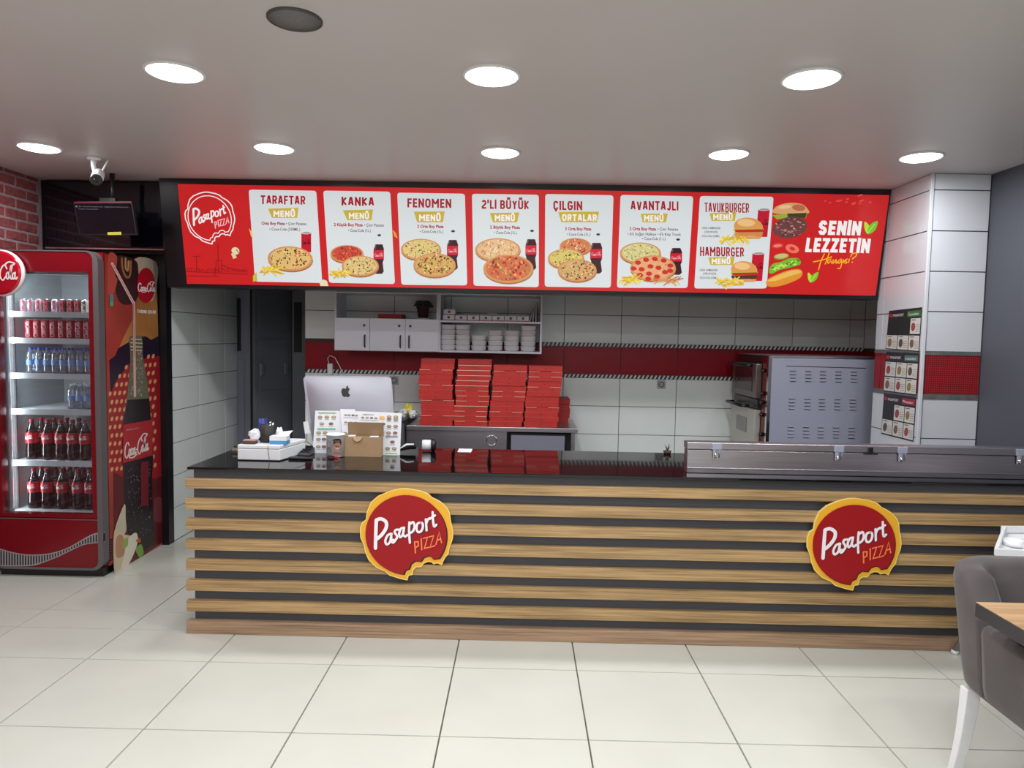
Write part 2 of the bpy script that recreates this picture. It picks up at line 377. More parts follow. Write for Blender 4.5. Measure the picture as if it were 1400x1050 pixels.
def red_disc(dx=0, dy=0):
    P = []
    a0 = math.atan2(890 - 532, 470 - 490); a1 = math.atan2(742 - 532, 795 - 490) + 2 * PI
    for k in range(41):
        a = a0 + (a1 - a0) * k / 40; P.append((490 + dx + 372 * math.cos(a), 532 + dy + 368 * math.sin(a)))
    return P + [(x + dx, y + dy) for x, y in BITE[1:-1]]
COKE = [[(17, 7), (13, 2), (6, 4), (1.5, 12), (2, 21), (8, 26), (15, 21)],
        [(20, 13), (17, 16), (17, 22), (20, 24), (23, 20), (22, 14), (20, 13)],
        [(31, 15), (28, 13), (25, 18), (26, 24), (32, 21)],
        [(38, 14), (34, 15), (32.5, 21), (35, 24), (38, 20), (39, 14)], [(39.5, 13), (38.5, 21), (41, 24), (44, 21)], [(44, 17.5), (48, 16.5)],
        [(67, 7), (62, 1), (55, 5), (50, 14), (51, 22), (57, 26), (64, 20)],
        [(69, 13), (66, 16), (66, 22), (69, 24), (72, 20), (71, 14), (69, 13)],
        [(73, 19), (78, 9), (80, 2), (77, 3), (75, 14), (75.5, 22), (78, 24), (80, 22)],
        [(86, 14), (82, 15), (80.5, 21), (83, 24), (86, 20), (87, 14)], [(87.5, 13), (86.5, 21), (89, 24), (92, 21)],
        [(15, 21), (20, 27), (34, 28), (46, 25)], [(62, 1), (72, -4), (86, -2), (82, 1)]]
def coke(P, x0, y0, sx, sy, m, wd, slope=0, sel=None):
    for k, st in enumerate(COKE):
        if sel and k not in sel: continue
        P.stroke([(x0 + a * sx, y0 + b * sy + a * sx * slope) for a, b in st], wd, m, keep=True)
    P.k += 1

# ================================================================= SETTING
def tiled(name, frame, us, vs, m, parent_slab, gap=0.004, depth=0.006, skip=None, matfn=None, piece='tile', bevel=0):
    """tiles as children of a wall slab; frame(u, v, h) -> point"""
    cache = {}
    for j in range(len(vs) - 1):
        for i in range(len(us) - 1):
            if skip and skip(i, j): continue
            u0, u1, v0, v1 = us[i] + gap / 2, us[i + 1] - gap / 2, vs[j] + gap / 2, vs[j + 1] - gap / 2
            if u1 - u0 < 0.01 or v1 - v0 < 0.005: continue
            mm = matfn(i, j) if matfn else m
            key = (round(u1 - u0, 4), round(v1 - v0, 4), mm.name)
            p = frame(u0, v0, 0)
            if key not in cache:
                a = [frame(u0, v0, 0), frame(u1, v0, 0), frame(u1, v1, 0), frame(u0, v1, 0)]
                c = 0.0012
                b = [frame(u0 + c, v0 + c, depth), frame(u1 - c, v0 + c, depth), frame(u1 - c, v1 - c, depth), frame(u0 + c, v1 - c, depth)]
                mb = MB(); mb.hexa([Vector(q) - Vector(p) for q in a], [Vector(q) - Vector(p) for q in b], mm)
                o = mb.build(piece); o.parent = parent_slab; cache[key] = o.data
            else:
                o = bpy.data.objects.new(piece, cache[key]); COL.objects.link(o); o.parent = parent_slab
            o.location = Vector(p) - origin(parent_slab)
def arange(a, b, s0, st):
    k = math.ceil((a - s0) / st - 1e-6); out = [a]
    while s0 + k * st < b - 1e-6:
        if s0 + k * st > a + 1e-6: out.append(s0 + k * st)
        k += 1
    return out + [b]
XL, XR, YB = -3.44, 2.89, -6.0
floor = struct(B(XL - .1, 3.1, YB, 6.9, -0.06, -0.008, M_GROUT), 'floor')
tiled('floor', lambda u, v, h: (u, v, -0.008 + h * 1.333), arange(XL, XR, -2.099, 0.6), arange(-0.836, 3.72, 2.7645, 0.6), M_FLOOR, floor, gap=0.005)
mb = MB()
ys = arange(YB, -0.836, 2.7645, 0.6); xs = arange(XL, XR, -2.099, 0.6)
for j in range(len(ys) - 1):
    for i in range(len(xs) - 1): mb.box(xs[i] + .0025, xs[i + 1] - .0025, ys[j] + .0025, ys[j + 1] - .0025, -.008, 0, M_FLOOR)
o = mb.build('rear_tiles', floor); o['kind'] = 'stuff'
tiled('floor', lambda u, v, h: (u, v, -0.008 + h * 1.333), arange(XL, -1.72, -2.099, 0.6), arange(3.72, 5.25, 2.7645, 0.6), M_FLOOR, floor, gap=0.005)
tiled('floor', lambda u, v, h: (u, v, -0.008 + h * 1.333), arange(-2.64, 2.4, -2.099, 0.6), arange(4.46 if False else 5.25, 6.27, 2.7645, 0.6), M_FLOOR, floor, gap=0.005)
tiled('floor', lambda u, v, h: (u, v, -0.008 + h * 1.333), arange(-1.72, 2.4, -2.099, 0.6), arange(4.3, 5.25, 2.7645, 0.6), M_FLOOR, floor, gap=0.005)
ceiling = struct(B(XL - .1, 3.1, YB, 6.9, CEIL, CEIL + 0.08, M_CEIL), 'ceiling')
struct(B(XL, XR, YB - 0.1, YB, 0, CEIL, M_PALEWALL), 'wall_rear')
struct(B(XR, XR + 0.12, YB, 4.5, 0, CEIL, M_GREYWALL), 'wall_right')
# brick wall on the left
wl = struct(B(XL - 0.12, XL - 0.005, YB, 5.3, 0, CEIL, M_MORTAR), 'wall_brick')
bw, bh, bg = 0.196, 0.057, 0.016
pr = {}
def brick_proto(L, k):
    key = (round(L, 3), k)
    if key not in pr:
        r = random.Random(k * 7 + 1); mb = MB()
        j = lambda: r.uniform(-.0025, .0025)
        mb.hexa([(0, 0, 0), (0, L, 0), (0, L, bh), (0, 0, bh)][::-1], [(0.005 + j() * .5, .003, .003), (0.005 + j() * .5, L - .003, .003), (.005 + j() * .5, L - .003, bh - .003), (.005 + j() * .5, .003, bh - .003)][::-1], M_BRICK if k % 3 else M_BRICK2)
        o = mb.build('brick'); pr[key] = o.data; return o
    o = bpy.data.objects.new('brick', pr[key]); COL.objects.link(o); return o
mb = MB(); row = 0; z = 0.02
while z < CEIL - 0.02:    # single bricks where the photograph shows them, the rest joined
    hz = min(bh, CEIL - .003 - z); ph = 0.106 if row % 2 else 0
    y = 3.9 + ph - 0.212 * 47
    while y < 5.05:
        y0, y1 = max(y, YB), min(y + bw, 5.07)
        if y1 - y0 > .02:
            if z > 1.98 and y > 3.88: o = brick_proto(y1 - y0, random.randint(0, 5)); o.parent = wl; o.location = (XL - 0.005, y0, z)
            else: mb.box(XL - .005, XL, y0, y1, z, z + hz, M_BRICK if random.random() < .67 else M_BRICK2)
        y += bw + bg
    z += bh + bg; row += 1
o = mb.build('brickwork', wl); o['kind'] = 'stuff'
# black cladding partition at the left, with the tiled wall of the kitchen passage behind it
struct(B(XL, -2.63, 5.25, 5.33, 0, CEIL, M_BLACKP), 'wall_partition')
# kitchen left wall
wk = struct(B(-2.76, -2.646, 5.33, 6.6, 0, CEIL, M_GROUT2), 'wall_left')
tiled('wl', lambda u, v, h: (-2.646 + h, u, v), arange(5.33, 6.6, 5.81, 0.5), [0.0] + [0.255 + .251 * i for i in range(10)] [:9] + [CEIL], M_KTILE, wk, gap=0.004)
# back wall
ROWS = [0.0, .02, .27, .52, .77, 1.02, 1.27, 1.30, 1.55, 1.57, 1.82, 2.07, 2.32, 2.57, CEIL]
wb = struct(B(-1.91, 3.12, 6.276, 6.4, 0, CEIL, M_GROUT2), 'wall_back')
tiled('wb', lambda u, v, h: (u, 6.276 - h, v), arange(-1.91, 3.0, 0.379, 0.499), ROWS, M_KTILE, wb, gap=0.004,
      skip=lambda i, j: j in (6, 8), matfn=lambda i, j: M_REDTILE if j == 7 else M_KTILE)
struct(B(-2.76, -1.91, 6.62, 6.74, 0, CEIL, M_GROUT2), 'wall_passage')
# kitchen right wall, behind the tiled column
wr = struct(B(3.006, 3.12, 4.5, 6.276, 0, CEIL, M_GROUT2), 'wall_kitchen_right')
tiled('wr', lambda u, v, h: (3.006 - h, u, v), arange(5.1, 6.27, 5.27, 0.5), ROWS, M_KTILE, wr, gap=0.004,
      skip=lambda i, j: j in (6, 8), matfn=lambda i, j: M_REDTILE if j == 7 else M_KTILE)
# column
M_CHK = mat('red_chequer_tile', (150, 26, 34), 0.3)
nt = M_CHK.node_tree; g = nt.nodes.new('ShaderNodeNewGeometry'); mp = nt.nodes.new('ShaderNodeMapping'); mp.inputs['Rotation'].default_value = (0, PI / 4, 0)
ck = nt.nodes.new('ShaderNodeTexChecker'); ck.inputs['Scale'].default_value = 105; ck.inputs[1].default_value = (*lin((168, 36, 42)), 1); ck.inputs[2].default_value = (*lin((98, 18, 26)), 1)
nt.links.new(g.outputs['Position'], mp.inputs[0]); nt.links.new(mp.outputs[0], ck.inputs[0]); nt.links.new(ck.outputs[0], nt.nodes['Principled BSDF'].inputs['Base Color'])
wc = struct(B(2.526, 2.9, 4.506, 5.1, 0, CEIL, M_GROUT2), 'wall_column')
cf = lambda i, j: M_CHK if j == 7 else M_WTILE
tiled('wc', lambda u, v, h: (u, 4.506 - h, v), [2.54, 2.886], ROWS, M_WTILE, wc, gap=0.005, skip=lambda i, j: j in (6, 8), matfn=cf)
tiled('wc', lambda u, v, h: (2.526 - h, u, v), [4.51, 5.01, 5.1], ROWS, M_WTILE, wc, gap=0.005, skip=lambda i, j: j in (6, 8), matfn=lambda i, j: M_REDTILE if j == 7 else M_WTILE)
for k, (z0, z1) in enumerate([(1.272, 1.298), (1.552, 1.568)]):
    MB().box(2.518, 2.886, 4.498, 4.506, z0 - .004, z1 + .004, M_TRIM).box(2.518, 2.526, 4.498, 5.1, z0 - .004, z1 + .004, M_TRIM).build('border_strip', wc)
struct(MB().box(2.512, 2.534, 4.492, 4.512, 0, CEIL, M_WTILE), 'trim_1', bevel=0.003)
# twisted bright strips over the kitchen wall tiles
M_ROPE = mat('bright_rope_metal', (244, 244, 248), 0.35, 0.25)
def rope(x0, x1, z):
    mb = MB(); mb.box(x0, x1, 6.262, 6.27, z - 0.017, z + 0.017, M_BLACK); x = x0 + .01
    while x < x1 - 0.02:
        a = [(x, 6.262, z - .016), (x + .019, 6.262, z - .016), (x + .034, 6.262, z + .016), (x + .015, 6.262, z + .016)]
        b = [(x + .004, 6.252, z - .011), (x + .017, 6.248, z - .013), (x + .03, 6.252, z + .009), (x + .017, 6.244, z + .012)]
        mb.hexa(b, a, M_ROPE); x += 0.036
    return mb
struct(rope(0.18, 2.99, 1.56), 'trim_2'); struct(rope(-1.9, 2.99, 1.285), 'trim_3')

# ---------------------------------------------------------------- ceiling lamps
LAMPS = [(-1.437, 2.965), (-0.14, 2.957), (1.145, 2.941), (-2.832, 4.192), (-1.434, 4.13), (-0.14, 4.152), (1.153, 4.11), (2.234, 4.11)]
PLACE = ['near row, above the left part of the floor', 'near row, over the middle of the room', 'near row, above the right part of the floor',
         'far row, above the drinks fridge', 'far row, in front of the menu board logo end', 'far row, before the middle of the menu board',
         'far row, before the burger menu cards', 'far row, nearest the white tiled column']
for yy in (1.75, 0.5, -0.8, -2.1, -3.4, -4.7):  # unseen lamp rows, added to light the kitchen wall and counter front
    for xx in (-2.6, -1.4, -0.14, 1.15, 2.3): LAMPS.append((xx, yy))
lamp0 = None
def lamp_build(loc):
    t = thing('ceiling_lamp', '', 'ceiling lamp', loc, 'round recessed ceiling lamps')
    x, y, z = loc
    MB().lathe([(0.118, 0), (0.118, -0.006), (0.110, -0.009), (0.102, -0.006), (0.102, 0)], loc, M_WHITE, 40, cap=False).build('rim', t)
    MB().lathe([(0.101, -0.001), (0.099, -0.012), (0.09, -0.015), (0.0001, -0.016)], loc, M_LIGHT, 40, cap=False).build('diffuser', t)
    return t
for i, (x, y) in enumerate(LAMPS):
    if i == 0: t = lamp0 = lamp_build((x, y, CEIL))
    else: t = copy_tree(lamp0); t.location = (x, y, CEIL)
    t['label'] = 'glowing round ceiling lamp, ' + PLACE[i] if i < 8 else 'unseen round ceiling lamp added behind the viewer'
    ld = bpy.data.lights.new('lamp_light', 'AREA'); ld.shape = 'DISK'; ld.size = 0.19; ld.energy = LAMP_POWER; ld.color = (0.97, 0.985, 1.0)
    lo = bpy.data.objects.new('lamp_light', ld); COL.objects.link(lo); lo.parent = t; lo.location = (0, 0, -0.019)
# speaker
p = onZ(403, 26, CEIL); t = thing('ceiling_speaker', 'round grey speaker grille set in the ceiling above the near lamps', 'speaker', p)
MB().lathe([(0.092, 0), (0.092, -0.005), (0.086, -0.008), (0.084, -0.003)], p, mat('speaker_rim', (70, 70, 70), .5), 36, cap=False).build('rim', t)
M_MESH = mat('speaker_mesh', (112, 112, 112), 0.7, noise=0.35, nscale=260)
MB().lathe([(0.085, -0.001), (0.085, -0.004), (0.0001, -0.006)], p, M_MESH, 36, cap=False).build('grille', t)

# ---------------------------------------------------------------- menu light box and its black fascia
tl, tr, bl, br = onY(243, 255, 4.95), onY(1215, 264, 4.95), onY(256, 390, 5.07), onY(1197, 402, 5.07)
bz0, bz1 = 1.951, 2.625
tl, tr, bl, br = Vector((-2.387, 4.95, bz1)), Vector((2.49, 4.95, bz1)), Vector((-2.387, 5.07, bz0)), Vector((2.49, 5.07, bz0))
BN = (bl - tl).cross(tr - tl).normalized()
if BN.y > 0: BN = -BN
board = thing('menu_board', 'long red backlit menu board with pizza and burger cards under the ceiling', 'menu board', (0, 5.07, bz0))
MB().hexa([(-2.53, 5.08, 1.925), (2.512, 5.08, 1.925), (2.512, 5.24, 1.925), (-2.53, 5.24, 1.925)],
          [(-2.53, 4.975, CEIL - .001), (2.512, 4.975, CEIL - .001), (2.512, 5.24, CEIL - .001), (-2.53, 5.24, CEIL - .001)], M_BLACKP).build('housing', board)
MB().hexa([tl + Vector((0, .022, 0)), tr + Vector((0, .022, 0)), br + Vector((0, .022, 0)), bl + Vector((0, .022, 0))][::-1], [tl, tr, br, bl][::-1], lit((206, 34, 36))).build('red_panel', board)
for (a, b, c, d) in [(-2.53, 2.512, bz1, CEIL - .004)]:
    pass
P = plane_print(tl, BN, 0.001, 0.00012)
P.reset = True
WH, CRD, RD, YL = lit((250, 245, 245)), lit((222, 228, 230)), lit((170, 20, 40)), lit((205, 180, 60))
GY, DK = lit((90, 60, 66)), lit((45, 25, 28))
CRUST, CRUSTD = lit((212, 150, 96)), lit((176, 108, 62))
def rnd_card(q, r=4):
    P4 = []
    for i in range(4):
        a, b, c = Vector(q[i - 1]), Vector(q[i]), Vector(q[(i + 1) % 4])
        u = (a - b).normalized() * r; v = (c - b).normalized() * r
        for t in (0, .33, .67, 1): P4.append(tuple(b + u * (1 - t) ** 2 + v * t ** 2))
    return P4
def pizza(x, y, rx, ry, base, tops, n=46, big=1.0, seed=1, ang=0.0):
    r = random.Random(seed); n = int(n * 2.1); big *= .8; tops = tuple(tops) + (tuple(int(v * .82) for v in base), tuple(min(255, int(v * 1.1)) for v in base))
    P.ell(x + 0.3, y + 2.0, rx, ry, CRUSTD, ang); P.ell(x, y, rx, ry, CRUST, ang); P.ell(x, y - .3, rx * .9, ry * .88, lit(base), ang)
    for k in range(n):
        a = r.uniform(0, 2 * PI); d = math.sqrt(r.random()) * 0.84; s_ = r.uniform(.7, 1.5) * big
        P.ell(x + rx * d * math.cos(a), y - .3 + ry * d * math.sin(a), s_ * 1.5, s_, lit(r.choice(tops)), r.uniform(0, 3), 7, True)
        if k % 6 == 5: P.k += 1
    P.k += 1
def fries(x0, x1, y0, y1, seed=3, n=26, col=((236, 200, 60), (214, 170, 40), (244, 220, 100))):
    r = random.Random(seed); cx, cyy = (x0 + x1) / 2, (y0 + y1) / 2
    for k in range(n):
        a = r.uniform(-.9, .9); d = r.uniform(-.62, .62); L = (x1 - x0) * .17
        x = cx + d * (x1 - x0) * .6; y = cyy + r.uniform(-.3, .4) * (y1 - y0) * (1 - abs(d) * .9)
        P.stroke([(x - L * math.cos(a), y - L * math.sin(a)), (x + L * math.cos(a), y + L * math.sin(a))], 1.5, lit(col[k % 3]), False, keep=True)
        if k % 5 == 4: P.k += 1
    P.k += 1
def bottle(x0, x1, y0, y1):
    w_ = x1 - x0; h = y1 - y0; c = (x0 + x1) / 2
    P.poly([(c - w_ * .3, y0), (c + w_ * .36, y0), (x1, y0 + h * .16), (x1, y0 + h * .5), (x1 - w_ * .12, y0 + h * .62), (x1 - w_ * .02, y1 - 3), (x1 - w_ * .2, y1), (x0 + w_ * .2, y1), (x0 + w_ * .05, y1 - 3), (x0 + w_ * .1, y0 + h * .62), (x0, y0 + h * .5), (x0 + .5, y0 + h * .16)], lit((64, 22, 34)))
    P.poly([(x0 + w_ * .15, y0 + 1.5), (x0 + w_ * .3, y0 + 1.5), (x0 + w_ * .2, y0 + h * .16), (x0 + w_ * .08, y0 + h * .18)], lit((120, 70, 80)))
    P.poly([(x0, y0 + h * .2), (x1, y0 + h * .2), (x1, y0 + h * .5), (x0, y0 + h * .5)], lit((206, 30, 52)))
    coke(P, x0 + w_ * .1, y0 + h * .31, w_ * .8 / 92, h * .1 / 26, lit((236, 170, 176)), 0.5)
def can(x0, x1, y0, y1, sk=0):
    h = y1 - y0
    P.poly([(x0, y0), (x1, y0 - sk * 0), (x1 - sk, y1), (x0 - sk, y1)], lit((196, 26, 48)))
    P.ell((x0 + x1) / 2, y0 + .3, (x1 - x0) / 2, 1.9, lit((214, 214, 218))); P.ell((x0 + x1) / 2 + .4, y0 + .3, (x1 - x0) / 2 - 1.6, 1.2, lit((160, 150, 154)))
    coke(P, x0 + 1 - sk * .4, y0 + h * .38, (x1 - x0 - 2) / 92, h * .2 / 26, lit((80, 10, 24)), 0.55)
def banner(q, body, p0, p1, h):
    P.poly(q, YL); block(P, body, p0, p1, h, WH, .25); 
def menu(card, head, hp, ban, bt, lines, pics, htext='heading'):
    c = None
    P.poly(rnd_card(card), CRD); c = P.done('menu_card', board); P.k = 3
    for h in hp: block(P, h[0], h[1], h[2], h[3], RD); P.done('heading', c); P.k = 3
    for q, (body, p0, p1, h) in zip(ban, bt): banner(q, body, p0, p1, h); P.done('yellow_banner', c); P.k = 3
    for (body, x0, x1, y, h, bold) in lines: P.text(body, (x0, y), (x1, y + .01 * (x1 - x0)), h, RD if bold else GY, 0.035 if bold else 0.012)
    P.done('description_text', c); P.k = 3
    pics(); P.done('food_picture', c)
    return c
MIX = ((60, 70, 40), (190, 60, 44), (236, 214, 140), (120, 60, 40), (220, 180, 90), (40, 34, 30), (200, 90, 60))
GRN = ((110, 140, 50), (190, 70, 50), (240, 220, 150), (90, 60, 50), (222, 190, 100))
RED_ = ((186, 40, 34), (214, 80, 60), (230, 150, 110), (150, 30, 30))
CHS = ((226, 204, 150), (190, 150, 100), (120, 110, 60), (236, 220, 176))
CHICK = ((236, 196, 140), (220, 120, 80), (244, 224, 190), (200, 80, 60))
# logo at the left end
LS = lambda a, b: (287 + (a - 493) * .0795 + (b - 530) * .005, 298 + (b - 530) * .083 + (a - 493) * .004)
P.stroke([LS(*q) for q in smooth(OUTL, 3)[:-1] + [(820, 805)] + OUTB + OUTR], 1.5, WH, False, True)
P.stroke([LS(*q) for q in red_disc()], 1.2, WH, False, True)
for i_, st in enumerate(PAS): P.stroke([LS(a, b) for a, b in st], 2.8 if i_ < 2 else 1.9, WH, keep=True)
P.k += 1
for st in PIZ: P.stroke([LS(a, b) for a, b in st], 1.3, lit((255, 190, 196)), False, keep=True)
P.done('round_logo_print', board)
P.ell(322, 343, 5.6, 4.8, lit((232, 222, 186)), .5); P.poly([(320, 345), (324, 352), (319, 354), (316, 347)], lit((226, 212, 170))); P.stroke([(323, 341), (327, 346)], 1, lit((120, 90, 60)), False)
P.poly([(437, 386), (442, 382), (447, 384), (449, 391), (438, 391)], lit((232, 222, 186))); P.poly([(346, 377), (351, 372), (352, 384), (346, 385)], lit((190, 200, 70)))
P.poly([(340.5, 312), (345, 318), (346, 328), (343, 322)], lit((240, 200, 120)))
P.poly([(537, 314), (541, 318), (544, 326), (539, 323)], lit((240, 160, 60)))
P.done('mushroom_print', board)
dk = lit((150, 22, 26))
r = random.Random(5)
for x in range(256, 338, 3): P.stroke([(x, 372), (x, 372 - r.uniform(1, 7)), (x + 2, 372 - r.uniform(1, 5))], .8, dk, False, keep=True)
for st in [[(269, 372), (269, 350)], [(264, 351), (275, 350)], [(299, 372), (298, 334)], [(295, 372), (296, 356), (303, 356), (304, 372)], [(303, 362), (312, 366), (338, 372)], [(254, 371), (338, 375)], [(256, 377), (300, 378)], [(294, 366), (294, 377)]]:
    P.stroke(st, 1.0, dk, False, keep=True)
P.done('skyline_print', board)
menu([(340, 259.3), (432.5, 260.8), (440.6, 386.8), (348.8, 385)], '', [('TARAFTAR', (356.5, 279), (417.5, 280), 12)],
     [[(366.3, 285.3), (408, 284), (406.2, 297.9), (372.2, 297.9)]], [('MENÜ', (374, 296.5), (403.5, 296.8), 8.6)],
     [('Orta Boy Pizza', 357.5, 389.5, 307.2, 4.2, 1), ('• Çıtır Patates', 391, 419, 307.6, 4.0, 0), ('• Coca-Cola (330ML.)', 368.5, 410.5, 315, 4, 0)],
     lambda: (can(412, 425.5, 318, 345), pizza(397, 353.5, 31, 16.8, (226, 190, 120), MIX, 60, seed=2, ang=.05), fries(355, 390, 361, 377, 4)))
menu([(442, 260.6), (533.5, 262), (540, 388.3), (449.8, 386.5)], '', [('KANKA', (467, 281), (511.5, 281.8), 12)],
     [[(468.8, 287.5), (510, 286.5), (508, 301), (475, 301)]], [('MENÜ', (477, 299.3), (504.5, 299.7), 8.6)],
     [('2 Küçük Boy Pizza', 456.5, 496, 309, 4.2, 1), ('• Çıtır Patates', 498, 525, 309.5, 4, 0), ('• Coca-Cola (1L.)', 476, 507, 316.8, 4, 0)],
     lambda: (P.ell(518.5, 321.6, 2.6, 1.6, lit((60, 60, 66))), bottle(510.6, 525, 334, 374.4), pizza(474.4, 347, 22.8, 12, (206, 80, 60), RED_, 50, .9, 5), pizza(492.8, 363.5, 25.4, 14, (224, 196, 130), GRN, 55, .9, 6), fries(451, 482, 366, 380, 8)))
menu([(543.1, 263.4), (635.6, 264.9), (638.8, 390.2), (548.7, 389.3)], '', [('FENOMEN', (557, 283.5), (617, 284.4), 12.4)],
     [[(565.8, 289.5), (608, 289), (605.7, 303.9), (570.4, 303.9)]], [('MENÜ', (573, 302), (602.5, 302.4), 8.8)],
     [('2 Orta Boy Pizza', 570.5, 606.5, 311.3, 4.2, 1), ('• Coca-Cola (1L.)', 574, 606, 318.2, 4, 0)],
     lambda: (P.ell(619.5, 316.1, 2.6, 1.6, lit((60, 60, 66))), bottle(611, 626.3, 328, 369), pizza(575.6, 341, 27.5, 14.6, (224, 200, 130), GRN, 55, .95, 9), pizza(594.2, 362.3, 29, 16.4, (214, 170, 96), MIX + GRN, 60, 1, 10)))
menu([(645.3, 264.9), (736.6, 266.3), (736.6, 392.6), (647.5, 390.6)], '', [("2'Li BÜYÜK", (658.6, 285.3), (723.3, 286.2), 12)],
     [[(669.8, 291.2), (710, 290.5), (707, 303.9), (674, 303.9)]], [('MENÜ', (676.5, 302.2), (704, 302.4), 8.6)],
     [('2 Büyük Boy Pizza', 670, 711, 312.4, 4.2, 1), ('• Coca-Cola (1L.)', 675.5, 706.6, 319.6, 4, 0)],
     lambda: (P.ell(727.4, 315.6, 2.6, 1.6, lit((60, 60, 66))), bottle(718.3, 733.5, 327, 369), pizza(680.6, 341.5, 31.2, 16, (228, 190, 140), CHICK, 60, 1, 12), pizza(695, 367.3, 34.4, 19.4, (208, 110, 70), RED_ + ((150, 160, 60), (230, 190, 90)), 50, 1.6, 13)))
menu([(745.5, 265.2), (838.7, 267), (835, 393.3), (744.7, 391.9)], '', [('ÇILGIN', (756.5, 287), (796, 287.6), 12.4)],
     [[(763.1, 289.8), (819, 289.3), (816.2, 303.9), (767.5, 303.9)]], [('ORTALAR', (768.5, 302), (816, 302.6), 9.4)],
     [('3 Orta Boy Pizza', 772.5, 808.5, 314.7, 4.2, 1), ('• Coca-Cola (1L.)', 775, 807, 322, 4, 0)],
     lambda: (P.ell(817.7, 320.5, 2.6, 1.6, lit((60, 60, 66))), bottle(806.8, 823.3, 332, 374), pizza(786.7, 336.9, 21.8, 11.6, (210, 130, 80), CHICK + RED_, 46, .9, 15), pizza(773.8, 353.5, 25, 13.6, (220, 200, 110), GRN, 50, .9, 16), pizza(789, 369.4, 26.6, 15.2, (214, 170, 110), MIX, 55, 1, 17)))
def tr_pizza():
    P.ell(924, 0, .1, .1, GY) if False else None
    P.ell(927, 327.5, 2.6, 1.6, lit((60, 60, 66))); bottle(916, 932.5, 339, 375.7)
    pizza(875.4, 346, 28.2, 14.6, (216, 208, 140), CHS, 70, .8, 18); pizza(892.6, 366.5, 31.2, 17.4, (232, 170, 120), ((240, 190, 150), (226, 150, 100)), 20, 1, 19)
    for (a, b) in [(872, 359), (883, 355), (895, 354), (907, 356), (916, 363), (866, 367), (877, 368), (889, 364), (900, 366), (909, 372), (875, 376), (887, 374), (898, 378), (886, 381), (916, 370)]: P.ell(a, b, 4.2, 3, lit((206, 44, 38)), .1, 12, True)
    P.k += 1; fries(845, 878, 375, 389, 20); fries(894, 932, 375, 389, 21, 20, ((214, 150, 90), (186, 110, 60), (232, 180, 120)))
menu([(848.4, 266.5), (947.8, 268.4), (940, 393.7), (843.4, 393.4)], '', [('AVANTAJLI', (862.2, 287), (927.3, 287.8), 12.4)],
     [[(876.2, 292.2), (913, 292), (910.4, 303.9), (878.6, 303.9)]], [('MENÜ', (880.5, 302.6), (907, 302.8), 8.6)],
     [('2 Orta Boy Pizza', 860.6, 897, 314.7, 4.2, 1), ('• Çıtır Patates', 899, 927, 315, 4, 0), ("• 6'lı Soğan Halkası • 6'lı Küp Tavuk", 858, 931, 321.6, 4, 0), ('• Coca-Cola (1 L.)', 878, 910, 328, 4, 0)], tr_pizza)
def burger(x, y, rx, ry, chicken):
    P.ell(x, y - ry * .15, rx, ry * .82, lit((226, 156, 84)), .08); P.ell(x - rx * .15, y - ry * .5, rx * .6, ry * .34, lit((242, 196, 134)), .05)
    P.poly([(x - rx, y + ry * .05), (x + rx * 1.05, y + ry * .05), (x + rx * .98, y + ry * .3), (x - rx, y + ry * .3)], lit((190, 186, 80)))
    P.poly([(x - rx * .9, y + ry * .14), (x + rx, y + ry * .08), (x + rx, y + ry * .34), (x - rx * .9, y + ry * .38)], lit((190, 50, 36)))
    P.poly([(x - rx * 1, y + ry * .4), (x + rx, y + ry * .34), (x + rx * .95, y + ry * .7), (x - rx * .9, y + ry * .74)], lit((216, 140, 70) if chicken else (92, 52, 38)))
    P.poly([(x - rx * .92, y + ry * .76), (x + rx * .95, y + ry * .72), (x + rx * .8, y + ry * .98), (x - rx * .8, y + ry * 1.0)], lit((222, 158, 92)))
def bpics():
    can(1036.5, 1052.4, 286, 324, 3.5); burger(1023, 312, 20, 15, True); fries(983, 1025, 320, 334, 23)
    can(1028.5, 1044.6, 346, 384, 3); burger(1017, 371, 18, 14.5, False); fries(977, 1018, 378, 392, 24)
menu([(957, 268), (1057.6, 269), (1048, 394.4), (949, 394.4)], '', [('TAVUKBURGER', (963, 290), (1024, 291), 13), ('HAMBURGER', (957, 350), (1017, 351), 12.6)],
     [[(970, 291.5), (1006.6, 290), (1004.4, 302), (973, 302)], [(968, 352), (1004.4, 351.2), (1002, 362.4), (971.6, 362.4)]],
     [('MENÜ', (975, 300.8), (1001.5, 301), 8), ('MENÜ', (973, 361), (998.5, 361.2), 7.6)],
     [('120GR. HAMBURGER', 959.5, 985, 313, 3, 0), ('ÇITIR PATATES', 963, 981, 318.5, 3, 0), ('COCA-COLA (330ML.)', 959.5, 984, 324, 3, 0),
      ('120GR. HAMBURGER', 956.5, 981, 370.5, 3, 0), ('ÇITIR PATATES', 961, 979, 375.5, 3, 0), ('COCA-COLA (330ML.)', 956.5, 981, 381, 3, 0)], bpics)
